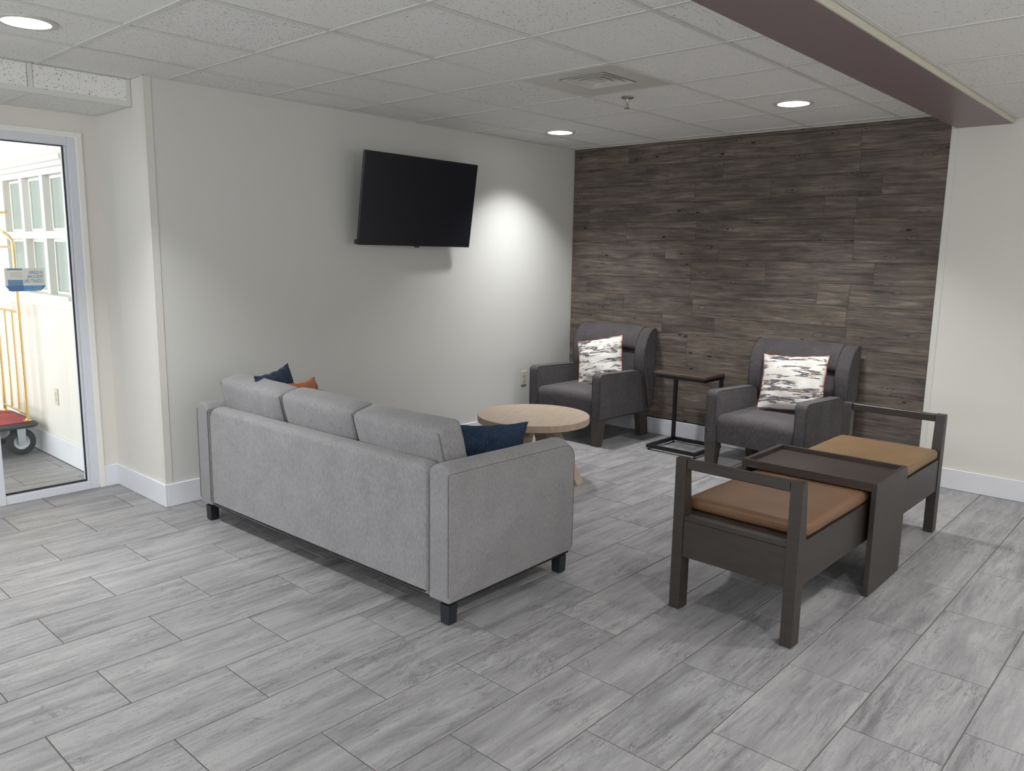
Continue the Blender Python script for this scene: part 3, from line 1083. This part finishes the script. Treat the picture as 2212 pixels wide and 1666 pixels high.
# ------------------------------------------------------------------ outlets
def outlet(label, loc, rz):
    t = thing('wall_outlet', label, 'outlet', loc, rz, None)
    MB().box(-0.036, 0.036, -0.006, 0.0, -0.062, 0.062, 0.0025).build('cover_plate', M_OUTLET, t, smooth=30)
    for s_ in (-1, 1):
        f_ = MB().lathe([(0.0165, -0.0075), (0.0165, -0.0058)], (0, 0, s_ * 0.021), 'y', 20).build('socket', M_OUTLET, t, smooth=30)
        sl = MB()
        sl.box(-0.0075, -0.005, -0.008, -0.0074, s_ * 0.021, s_ * 0.021 + 0.009)
        sl.box(0.005, 0.0075, -0.008, -0.0074, s_ * 0.021, s_ * 0.021 + 0.008)
        sl.lathe([(0.003, -0.008), (0.003, -0.0074)], (0, 0, s_ * 0.021 - 0.007), 'y', 8)
        sl.build('socket_slot', M_SLOT, f_)
    MB().lathe([(0.003, -0.0075), (0.003, -0.0058)], (0, 0, 0), 'y', 8).build('screw', M_STEEL, t)
    return t


outlet('almond double outlet low on the grey wall beside the dark armchair', (4.141, YT - 0.0005, 0.452), 0)
outlet('almond double outlet on the white wall behind the entrance glass', (XV - 0.0005, 3.006, 0.468), PI / 2 * -1)


# ------------------------------------------------------------------ ceiling lights
def downlight(x, y, z, label, watts=LAMP_W, spread=104):
    t = thing('ceiling_light', label, 'ceiling light', (x, y, z), 0, 'round recessed ceiling lights')
    MB().lathe([(0.0955, 0.0029), (0.0955, -0.0028), (0.119, -0.0034), (0.123, -0.0014), (0.123, 0.0029)], n=48, cap=False).build('trim_ring', M_VENT, t, smooth=35)
    MB().lathe([(0.095, -0.0026), (0.0, -0.0026)], n=48, cap=False).build('diffuser', M_LAMP, t, smooth=35)
    l = area('lamp', (x, y, z - 0.0045), (0, 0, 0), 0.186, 0.186, watts, (0.985, 0.99, 1.0), 'DISK', R(spread))
    l.data.specular_factor = 0.6
    return t


LIGHTS = [(0.117, 0.726, HC, 'round ceiling light at the upper left, over the entrance side'),
          (3.889, 0.829, HC, 'round ceiling light near the corner of grey wall and plank wall'),
          (3.825, -1.079, HC, 'round ceiling light close to the mauve beam, above the far armchair')]
for x, y, z_, lb in LIGHTS:
    downlight(x, y, z_, lb)
for x, y, lb in ((2.70, -3.30, 'round ceiling light beyond the beam, right of the camera'), (0.85, -3.30, 'round ceiling light beyond the beam, in front of the camera'),
                 (-1.0, -3.30, 'round ceiling light beyond the beam, straight above the camera'), (4.2, -5.0, 'round ceiling light in the far right corner behind the camera'),
                 (0.85, -5.0, 'round ceiling light behind the camera, nearest the front wall'), (-2.9, -1.08, 'round ceiling light left of the camera beside the beam'),
                 (-2.9, 0.75, 'round ceiling light left of the camera by the entrance glass'), (-2.9, -4.2, 'round ceiling light behind the camera on the left')):
    downlight(x, y, HC2 if y < -2 else HC, lb, 10.5, 150)

# ------------------------------------------------------------------ air diffuser
vx0, vx1, vy0, vy1 = 2.272, 2.856, -0.796, -0.195
vcx, vcy = 2.545, -0.520
vent = thing('ceiling_vent', 'square air diffuser with stepped louvres in a plain ceiling panel', 'vent', (vcx, vcy, HC))
o_ = 0.155
vp = MB()
vp.box(vx0 - vcx, -o_, vy0 - vcy, vy1 - vcy, -0.002, 0.001, 0)
vp.box(o_, vx1 - vcx, vy0 - vcy, vy1 - vcy, -0.002, 0.001, 0)
vp.box(-o_, o_, vy0 - vcy, -o_, -0.002, 0.001, 0)
vp.box(-o_, o_, o_, vy1 - vcy, -0.002, 0.001, 0)
vp.build('panel', M_VENT, vent)
MB().box(-0.17, 0.17, -0.17, 0.17, 0.045, 0.05).build('duct', M_DARKDUCT, vent)
for rb in (0.036, 0.076, 0.116):
    ring = MB()
    # square louvre flaring outwards towards its lower lip

    def sq(r_, z_):
        return [(-r_, -r_, z_), (r_, -r_, z_), (r_, r_, z_), (-r_, r_, z_)]
    ring.loft([sq(rb + 0.027, -0.006), sq(rb, 0.024), sq(rb + 0.0025, 0.0245), sq(rb + 0.030, -0.0045), sq(rb + 0.027, -0.006)], cap=False)
    ring.build('louvre', M_VENT, vent)
MB().box(-0.028, 0.028, -0.028, 0.028, -0.0055, -0.0040, 0).build('louvre', M_VENT, vent)

# sprinkler
sp = thing('fire_sprinkler', 'small fire sprinkler head hanging from the ceiling near the vent', 'sprinkler', (3.040, -0.378, HC))
MB().lathe([(0.0, -0.001), (0.038, -0.001), (0.036, -0.005), (0.014, -0.010), (0.0, -0.010)], n=24, cap=False).build('escutcheon', M_CHROME, sp, smooth=40)
fb = MB()
fb.lathe([(0.011, -0.010), (0.012, -0.018), (0.008, -0.024), (0.0075, -0.030)], n=14)
for s_ in (-1, 1):
    fb.tube([(s_ * 0.007, 0, -0.024), (s_ * 0.013, 0, -0.036), (s_ * 0.011, 0, -0.050), (s_ * 0.003, 0, -0.060)], 0.0022, 6)
fb.lathe([(0.003, -0.030), (0.0035, -0.056)], n=8)
fb.build('sprinkler_frame', M_CHROME, sp, smooth=40)
MB().lathe([(0.004, -0.059), (0.019, -0.0615), (0.019, -0.063), (0.0, -0.0635)], n=16).build('deflector', M_CHROME, sp, smooth=40)

# ------------------------------------------------------------------ television
tv = thing('television', 'black flat television tilted forward on the grey wall', 'television', (2.796, 1.226, 1.904))
tv.rotation_euler = (R(8.26), 0, R(1.78))
tw, th_ = 1.11, 0.634
tb = MB()
tb.box(-tw / 2, tw / 2, 0.0, 0.012, -th_ / 2, th_ / 2, 0.003)
tb.box(-tw / 2 + 0.004, tw / 2 - 0.004, 0.0122, 0.024, -th_ / 2 + 0.004, th_ / 2 - 0.004, 0.004)
tb.build('housing', M_TVB, tv, smooth=30)
MB().box(-tw / 2 + 0.010, tw / 2 - 0.010, -0.0012, 0.0005, -th_ / 2 + 0.020, th_ / 2 - 0.010, 0.0004).build('screen', M_TVS, tv)
MB().box(-0.34, 0.34, 0.0245, 0.055, -th_ / 2 + 0.03, 0.03, 0.008).build('rear_cover', M_TVB, tv)
pl = MB().box(-0.025, 0.020, -0.003, 0.008, -th_ / 2 - 0.010, -th_ / 2 - 0.0005, 0.002).build('status_lens', M_TVB, tv)
MB().box(-0.008, 0.006, -0.0042, -0.0031, -th_ / 2 - 0.008, -th_ / 2 - 0.002).build('indicator', M_REDLED, pl)
MB().box(-tw / 2 - 0.016, -tw / 2 - 0.001, 0.001, 0.024, -th_ / 2 + 0.004, -th_ / 2 + 0.036, 0.003).build('side_bumper', M_TVB, tv)
mt = MB().box(-0.20, -0.16, 0.0555, 0.075, -0.19, 0.11, 0.002)
mt.box(0.16, 0.20, 0.0555, 0.075, -0.19, 0.11, 0.002)
mt.box(-0.24, 0.24, 0.0755, 0.10, -0.10, 0.05, 0.002)
mt.build('mount_rail', M_BLACK, tv)
MB().box(-0.19, 0.19, 0.1005, 0.135, -0.065, 0.005, 0.002).build('wall_bracket', M_BLACK, tv)

# ------------------------------------------------------------------ sofa
sofa = thing('sofa', 'light grey three-seat sofa seen from behind, on black block legs', 'sofa', (0.995, -0.987, 0), R(1.4))
SD, SL = 0.86, 2.045
aw = 0.122
prof = rnd_poly([(0.0, 0.096), (0.0, 0.655), (SD, 0.640), (SD, 0.100)], [0.012, 0.018, 0.085, 0.02], 6)
for i, (a, b_) in enumerate(((0.0, aw), (SL - aw, SL))):
    mb = MB()
    puff(mb, prof, a, b_, 0.010, 0.0, 'xz', 4, 6, up=0.036)
    arm = mb.build('arm', M_SOFA, sofa, smooth=50)
    sm = MB()
    for yy in (a + 0.004, b_ - 0.004):
        pts = [(0.0, yy, 0.125)] + [(q[0], yy, q[1]) for q in prof if q[1] > 0.12]
        pts2 = [(p[0] + (0.001 if p[0] > 0.4 else -0.001), p[1], p[2] + 0.0005) for p in pts]
        sm.tube(pts2, 0.0022, 6)
    sm.build('piping', M_SEAM, arm, smooth=60)
bp_ = rnd_poly([(aw + 0.004, 0.098), (aw + 0.004, 0.660), (SL - aw - 0.004, 0.660), (SL - aw - 0.004, 0.098)], [0.01, 0.07, 0.07, 0.01], 6)
mb = MB()
puff(mb, bp_, 0.002, 0.105, 0.022, 0.004, 'yz', 5, 4, up=0.010)
bk = mb.build('back_panel', M_SOFA, sofa, smooth=50)
MB().box(0.09, SD - 0.02, aw + 0.002, SL - aw - 0.002, 0.105, 0.285, 0.012).build('seat_base', M_SOFA, sofa, smooth=30)
MB().box(0.02, SD - 0.02, 0.01, SL - 0.01, 0.088, 0.0955).build('dust_cover', M_BLACK, sofa)
cw = (SL - 2 * aw) / 3
for k in range(3):
    c0 = aw + cw * (k + 0.5)
    mb = MB()
    soft_box(mb, 0.66, cw - 0.006, 0.15, 0.035, (0.0, 0.0, 0.018), 6, 0.004, k * 3.1)
    mb.build('seat_cushion', M_SOFA, sofa, smooth=60, xf=Matrix.Translation((0.515, c0, 0.362)))
DZ = {0: 0.0, 1: 0.004, 2: 0.008}
for k in range(3):
    c0 = aw + cw * (k + 0.5)
    mb = MB()
    soft_box(mb, 0.145, cw - 0.008, 0.40, 0.030, (0.022, 0.0, 0.010), 10, 0.006, k * 5.7 + 1)
    xf = Matrix.Translation((0.185 + (0.006 if k == 1 else 0), c0, 0.628 + DZ[k])) @ Matrix.Rotation(R(-15 + k * 1.0), 4, 'Y') @ Matrix.Rotation(R((-1.0, 0.6, 1.2)[k]), 4, 'X')
    cu_ = mb.build('back_cushion', M_SOFA, sofa, smooth=60, xf=xf)
    # seam round the rear top edge
    hh, hw, ht = 0.40 / 2 - 0.006, (cw - 0.008) / 2 - 0.008, 0.145 / 2 - 0.010
    loop = [(-ht - 0.0035, -hw * 1.0, -hh + 0.04), (-ht - 0.0035, -hw * 1.0, hh - 0.01), (-ht - 0.0035, hw * 1.0, hh - 0.01), (-ht - 0.0035, hw * 1.0, -hh + 0.04)]
    lp = []
    for a in range(3):
        for t in range(12):
            q = Vector(loop[a]).lerp(Vector(loop[a + 1]), t / 12)
            lp.append(xf @ q)
    MB().tube(lp, 0.0018, 5).build('piping', M_SEAM, cu_, smooth=60)
for lx, ly in ((0.0, 0.0), (0.0, SL - 0.105), (SD - 0.098, 0.0), (SD - 0.098, SL - 0.105)):
    lg = MB()
    x0, y0 = lx + (0.003 if lx == 0 else 0), ly + 0.003
    lg.loft([[(x0, y0, 0.006), (x0 + 0.047, y0, 0.006), (x0 + 0.047, y0 + 0.047, 0.006), (x0, y0 + 0.047, 0.006)],
             [(x0, y0, 0.088), (x0 + 0.052, y0, 0.088), (x0 + 0.052, y0 + 0.052, 0.088), (x0, y0 + 0.052, 0.088)]])
    leg = lg.build('leg', M_BLEG, sofa)
    MB().box(x0 + 0.006, x0 + 0.041, y0 + 0.006, y0 + 0.041, 0.0008, 0.006, 0.001).build('glide', M_RUBBER, leg)


# ------------------------------------------------------------------ throw pillows
def pillow(name, label, w_, h_, t_, m, loc, rot, seed=0, piping=None, cat='pillow', group=None, dent=0.0):
    """stands in the local xz plane, y is thickness"""
    t = thing(name, label, cat, loc, 0, group)
    t.rotation_euler = rot
    n = 22
    mb = MB()
    ids = {}
    vs, fs = [], []
    for s_ in (0, 1):
        for i in range(n + 1):
            for j in range(n + 1):
                if s_ == 1 and (i in (0, n) or j in (0, n)):
                    ids[1, i, j] = ids[0, i, j]
                    continue
                u = -math.cos(PI * i / n) * 0.35 + (2 * i / n - 1) * 0.65
                v = -math.cos(PI * j / n) * 0.35 + (2 * j / n - 1) * 0.65
                x = u * w_ / 2 * (1 - 0.085 * (1 - v * v))
                z_ = v * h_ / 2 * (1 - 0.085 * (1 - u * u))
                e = max(0.0, (1 - u * u)) ** 0.55 * max(0.0, (1 - v * v)) ** 0.55
                wr = noise.noise(Vector((u * 3 + seed, v * 3, seed * 1.7 + s_ * 9))) * 0.016 + noise.noise(Vector((u * 8 + seed, v * 5, s_ * 5))) * 0.006
                y = (t_ / 2 * e + wr * (e ** .5)) * (1 if s_ else -1)
                y -= dent * e * math.exp(-((u) ** 2) * 3) * 0.3
                edge = noise.noise(Vector((u * 4 + seed * 3, v * 4, 2.2))) * 0.006
                ids[s_, i, j] = len(vs)
                vs.append((x + edge, y, z_ + edge))
    for s_ in (0, 1):
        for i in range(n):
            for j in range(n):
                q = (ids[s_, i, j], ids[s_, i + 1, j], ids[s_, i + 1, j + 1], ids[s_, i, j + 1])
                fs.append(q if s_ else q[::-1])
    mb.add(vs, fs)
    mb.build('cushion_body', m, t, smooth=80)
    if piping:
        ring = [vs[ids[0, i, 0]] for i in range(n)] + [vs[ids[0, n, j]] for j in range(n)] + [vs[ids[0, n - i, n]] for i in range(n)] + [vs[ids[0, 0, n - j]] for j in range(n)]
        MB().tube(ring, 0.0042, 7, closed=True).build('piping', piping, t, smooth=60)
    return t


pillow('throw_pillow', 'navy pillow standing against the near sofa arm', 0.42, 0.34, 0.12, M_BLUE, (1.530, -0.690, 0.583), (R(6), R(4), R(-15)), 1.3, group='sofa pillows')
pillow('throw_pillow', 'navy pillow at the far end of the sofa, behind the orange pillow', 0.40, 0.40, 0.11, M_BLUE, (1.275, 0.705, 0.684), (R(-14), R(-3), R(31)), 4.1, group='sofa pillows')
pillow('throw_pillow', 'small orange pillow in front of the far navy pillow', 0.36, 0.34, 0.10, M_ORANGE, (1.345, 0.550, 0.662), (R(-14), R(3), R(31)), 7.7, group='sofa pillows')

# ------------------------------------------------------------------ round oak table
tb_ = thing('coffee_table', 'round light oak coffee table on splayed plank legs behind the sofa', 'table', (2.960, 0.250, 0), R(18))
TR, TH, TT = 0.388, 0.450, 0.046
MB().lathe([(0.0, TH - TT), (TR - 0.002, TH - TT), (TR, TH - TT + 0.002), (TR, TH - 0.002), (TR - 0.002, TH), (0.0, TH)], n=96, cap=False).build('tabletop', M_OAK, tb_, smooth=35)
for k in range(4):
    a = R(-91 + 90 * k)
    ca, sa = math.cos(a), math.sin(a)
    mb = MB()
    hw = 0.055

    def P(r_, s_, z_):
        return (ca * r_ - sa * s_, sa * r_ + ca * s_, z_)
    ringA = [P(0.30, -hw, 0.0008), P(0.36, -hw, 0.0008), P(0.36, hw, 0.0008), P(0.30, hw, 0.0008)]
    ringB = [P(0.075, -hw, TH - TT - 0.0005), P(0.150, -hw, TH - TT - 0.0005), P(0.150, hw, TH - TT - 0.0005), P(0.075, hw, TH - TT - 0.0005)]
    mb.loft([ringA, ringB])
    mb.build('leg', M_OAK, tb_)
MB().box(-0.09, 0.09, -0.09, 0.09, TH - TT - 0.045, TH - TT - 0.0008, 0.004).build('leg_block', M_OAK, tb_)


# ------------------------------------------------------------------ armchairs
def armchair(label):
    t = thing('armchair', label, 'armchair', (0, 0, 0), 0, 'charcoal armchairs against the plank wall')
    armp = rnd_poly([(0.002, 0.222), (0.0, 0.597), (0.585, 0.578), (0.655, 0.212)], [0.006, 0.045, 0.05, 0.008], 6)
    for s_ in (-1, 1):
        lo, hi = (0.292, 0.376) if s_ > 0 else (-0.376, -0.292)
        mb = MB()
        puff(mb, armp, lo, hi, 0.008, 0.001, 'xz', 3, 4, up=0.004)
        am = mb.build('arm', M_CHAIR, t, smooth=50)
        sm = MB()
        for yy in (lo + 0.003, hi - 0.003):
            sm.tube([(q[0], yy, q[1]) for q in armp], 0.0034, 6, closed=True)
        sm.build('piping', M_CHAIRP, am, smooth=60)
        # wing
        wp = [(0.645, 0.50), (0.618, 0.60), (0.610, 0.70), (0.620, 0.77), (0.645, 0.835), (0.686, 0.890), (0.735, 0.925), (0.776, 0.930), (0.789, 0.918), (0.790, 0.85), (0.786, 0.60), (0.770, 0.40), (0.752, 0.236), (0.738, 0.236), (0.705, 0.33), (0.675, 0.44)]
        lo2, hi2 = (0.282, 0.388) if s_ > 0 else (-0.388, -0.282)
        mb = MB()
        puff(mb, wp, lo2, hi2, 0.010, 0.0, 'xz', 3, 3)
        wg = mb.build('wing', M_CHAIR, t, smooth=50)
        sm = MB()
        for yy in (lo2 + 0.004, hi2 - 0.004):
            sm.tube([(q[0], yy, q[1]) for q in wp[:12]], 0.0034, 6)
        sm.build('piping', M_CHAIRP, wg, smooth=60)
        # rear leg, one raked board from arm to floor
        lp = [(0.600, 0.53), (0.640, 0.53), (0.702, 0.236), (0.738, 0.001), (0.628, 0.001), (0.588, 0.215)]
        lo3, hi3 = (0.318, 0.372) if s_ > 0 else (-0.372, -0.318)
        MB().prism(lp, lo3, hi3).build('rear_leg', M_LEGW, t)
        # front leg
        oy_, iy = s_ * 0.374, s_ * 0.290
        oyb, iyb = s_ * 0.364, s_ * 0.298
        fl = MB().loft([[(0.006, min(oyb, iyb), 0.001), (0.062, min(oyb, iyb), 0.001), (0.062, max(oyb, iyb), 0.001), (0.006, max(oyb, iyb), 0.001)],
                        [(0.003, min(oy_, iy), 0.221), (0.095, min(oy_, iy), 0.221), (0.095, max(oy_, iy), 0.221), (0.003, max(oy_, iy), 0.221)]])
        fl.build('front_leg', M_LEGW, t)
    seatp = rnd_poly([(0.012, 0.224), (0.004, 0.425), (0.640, 0.425), (0.640, 0.240)], [0.008, 0.065, 0.01, 0.01], 8)
    mb = MB()
    puff(mb, seatp, -0.289, 0.289, 0.010, 0.0, 'xz', 3, 8, up=0.014)
    mb.build('seat', M_CHAIR, t, smooth=50)
    lowp = rnd_poly([(0.612, 0.40), (0.650, 0.742), (0.735, 0.742), (0.735, 0.26), (0.640, 0.26)], [0.02, 0.025, 0.01, 0.01, 0.01], 4)
    mb = MB()
    puff(mb, lowp, -0.285, 0.285, 0.010, 0.002, 'xz', 3, 8)
    mb.build('lower_back', M_CHAIR, t, smooth=50)
    bol = [(0.665, 0.744), (0.638, 0.748), (0.624, 0.765), (0.625, 0.792), (0.640, 0.835), (0.668, 0.880), (0.706, 0.914), (0.738, 0.934), (0.770, 0.938), (0.786, 0.930), (0.789, 0.85), (0.782, 0.744)]
    mb = MB()
    puff(mb, bol, -0.284, 0.284, 0.004, 0.003, 'xz', 3, 8)
    mb.build('bolster', M_CHAIR, t, smooth=50)
    MB().prism([(0.738, 0.25), (0.738, 0.742), (0.781, 0.742), (0.766, 0.40), (0.75, 0.25)], -0.297, 0.297).build('rear_panel', M_CHAIR, t)
    return t


ch1 = armchair('charcoal armchair in the room corner, left of the small side table')
ch2 = copy_tree(ch1)
ch2['label'] = 'charcoal armchair on the right, beside the leather bench'
ch1.location = (3.992, 0.808, 0)
ch1.rotation_euler = (0, 0, R(0.1))
ch2.location = (3.976, -0.885, 0)
ch2.rotation_euler = (0, 0, R(-2.6))

pillow('throw_pillow', 'white brushstroke pillow leaning in the corner armchair', 0.47, 0.42, 0.13, M_PRINT, (4.425, 0.755, 0.642), (R(-15), R(-12), R(-84)), 2.2, M_PIPE, group='white brushstroke pillows')
pillow('throw_pillow', 'white brushstroke pillow in the right-hand armchair beside the bench', 0.50, 0.43, 0.13, M_PRINT, (4.425, -0.955, 0.655), (R(-17), R(-4), R(-90)), 5.5, M_PIPE, group='white brushstroke pillows')

# ------------------------------------------------------------------ C-shaped side table
ct = thing('side_table', 'slim side table with wooden top on black C-shaped metal frame', 'table', (4.240, -0.088, 0), 0)
CW, CD, CH = 0.437, 0.385, 0.632
MB().box(0.075, 0.390, -CW / 2 - 0.012, CW / 2 + 0.012, CH - 0.021, CH, 0.002).build('tabletop', M_CTOP, ct)
bt = 0.026
fr = MB()
for yy in (-CW / 2, CW / 2 - bt):
    fr.box(0.085, CD + bt, yy, yy + bt, CH - 0.021 - bt - 0.0005, CH - 0.0215)
fr.box(0.085, 0.085 + bt, -CW / 2 + bt, CW / 2 - bt, CH - 0.0475, CH - 0.0215)
fr.box(CD, CD + bt, -CW / 2 + bt, CW / 2 - bt, CH - 0.0475, CH - 0.0215)
fr.build('top_frame', M_BLACK, ct)
for yy in (-CW / 2, CW / 2 - bt):
    MB().box(CD - bt + 0.012, CD + 0.012, yy, yy + bt, 0.0455, CH - 0.048).build('post', M_BLACK, ct)
fr = MB()
for yy in (-CW / 2 - 0.005, CW / 2 - bt + 0.005):
    fr.box(-0.005, CD + bt, yy, yy + bt, 0.018, 0.045)
fr.box(-0.005, bt - 0.005, -CW / 2 + bt - 0.005, CW / 2 - bt + 0.005, 0.018, 0.045)
fr.box(CD, CD + bt, -CW / 2 + bt - 0.005, CW / 2 - bt + 0.005, 0.018, 0.045)
fr.build('base_frame', M_BLACK, ct)
for xx in (0.012, CD + 0.010):
    for yy in (-CW / 2 + 0.012, CW / 2 - 0.012):
        MB().lathe([(0.011, 0.0008), (0.011, 0.007), (0.004, 0.008), (0.004, 0.0178)], (xx, yy, 0), n=14).build('foot', M_BLACK, ct, smooth=30)

# ------------------------------------------------------------------ bench
bx0, bx1, by0, by1 = 1.812, 3.790, -2.110, -1.546
BL, BW = bx1 - bx0, by1 - by0
bench = thing('bench', 'dark wood bench with two tan seat pads and end rails', 'bench', (bx0, by0, 0), R(-0.5))
pw = 0.050
for e in (0, 1):
    def X(v):
        return v if e == 0 else BL - v
    for yy in (0.0, BW - pw):
        def ring(x_in, z_):
            a_, b_ = sorted((X(0.0), X(x_in)))
            return [(a_, yy, z_), (b_, yy, z_), (b_, yy + pw, z_), (a_, yy + pw, z_)]
        mb = MB().loft([ring(0.067, 0.004), ring(0.067, 0.44), ring(0.042, 0.682), ring(0.038, 0.687)])
        lg = mb.build('leg', M_DWOOD, bench)
        a_, b_ = sorted((X(0.008), X(0.058)))
        MB().box(a_, b_, yy + 0.008, yy + pw - 0.008, 0.0008, 0.004).build('glide', M_RUBBER, lg)
    a_, b_ = sorted((X(0.003), X(0.039)))
    MB().box(a_, b_, pw + 0.0005, BW - pw - 0.0005, 0.642, 0.684, 0.004).build('end_rail', M_DWOOD, bench, smooth=30)
    a_, b_ = sorted((X(0.004), X(0.026)))
    MB().box(a_, b_, pw + 0.0005, BW - pw - 0.0005, 0.248, 0.412, 0.0015).build('end_apron', M_DWOOD, bench)
    a_, b_ = sorted((X(0.006), X(0.085)))
    MB().box(a_, b_, pw + 0.0005, BW - pw - 0.0005, 0.4125, 0.432, 0.0015).build('end_ledge', M_DWOOD, bench)
for yy in (0.004, BW - 0.026):
    MB().box(0.068, BL - 0.068, yy, yy + 0.022, 0.248, 0.434, 0.0015).build('side_apron', M_DWOOD, bench)
MB().box(0.0855, BL - 0.0855, 0.0265, BW - 0.0265, 0.40, 0.434).build('seat_deck', M_DWOOD, bench)


def seatpad(x0, x1, m, seed):
    mb = MB()
    L_, Wd = x1 - x0, BW - 0.012
    soft_box(mb, L_, Wd, 0.060, 0.024, (0, 0, 0.007), 14, 0.0025, seed)
    for i, v in enumerate(mb.v):          # gentle pull creases on the top
        if v[2] > 0.01:
            u_ = v[0] / L_
            cr = math.sin((v[1] * 16 + noise.noise(Vector((v[0] * 5, v[1] * 3, seed))) * 3)) * 0.0022 * math.exp(-((u_ - 0.1) * 3.5) ** 2)
            mb.v[i] = (v[0], v[1], v[2] + cr)
    p = mb.build('seat_pad', m, bench, smooth=60, xf=Matrix.Translation(((x0 + x1) / 2, BW / 2, 0.434 + 0.0308)))
    ins = 0.008
    base = rnd_poly([(x0 + ins, 0.006 + ins), (x1 - ins, 0.006 + ins), (x1 - ins, BW - 0.006 - ins), (x0 + ins, BW - 0.006 - ins)], 0.024, 5)
    MB().tube([(a, b_, 0.4865) for a, b_ in base], 0.0016, 5, closed=True).build('stitching', plain('tan_thread', (0.12, 0.06, 0.03), 0.8), p)
    return p


tag(seatpad(0.096, 0.812, M_TAN1, 1.0), 'reddish tan seat pad')
tag(seatpad(1.166, BL - 0.075, M_TAN2, 6.0), 'light tan seat pad')

# ------------------------------------------------------------------ tray table bridging the bench
tx0, tx1, ty0, ty1, tz = 2.545, 2.995, -2.160, -1.503, 0.542
tray = thing('tray_table', 'dark wooden tray table straddling the middle of the bench', 'table', (tx0, ty0, 0), R(0.0))
TX, TY = tx1 - tx0, ty1 - ty0
MB().box(0, TX, 0, 0.024, 0.001, tz, 0.0015).build('side_panel', M_DWOOD, tray)
MB().box(0, TX, TY - 0.024, TY, 0.001, tz, 0.0015).build('side_panel', M_DWOOD, tray)
MB().box(0.018, TX - 0.018, 0.0245, TY - 0.0245, tz - 0.0345, tz - 0.022, 0.001).build('tray_board', M_TRAYW, tray)
MB().box(0, 0.0175, 0.0245, TY - 0.0245, tz - 0.040, tz - 0.0005, 0.0015).build('tray_rim', M_TRAYW, tray)
MB().box(TX - 0.0175, TX, 0.0245, TY - 0.0245, tz - 0.036, tz - 0.0005, 0.0015).build('tray_rim', M_TRAYW, tray)
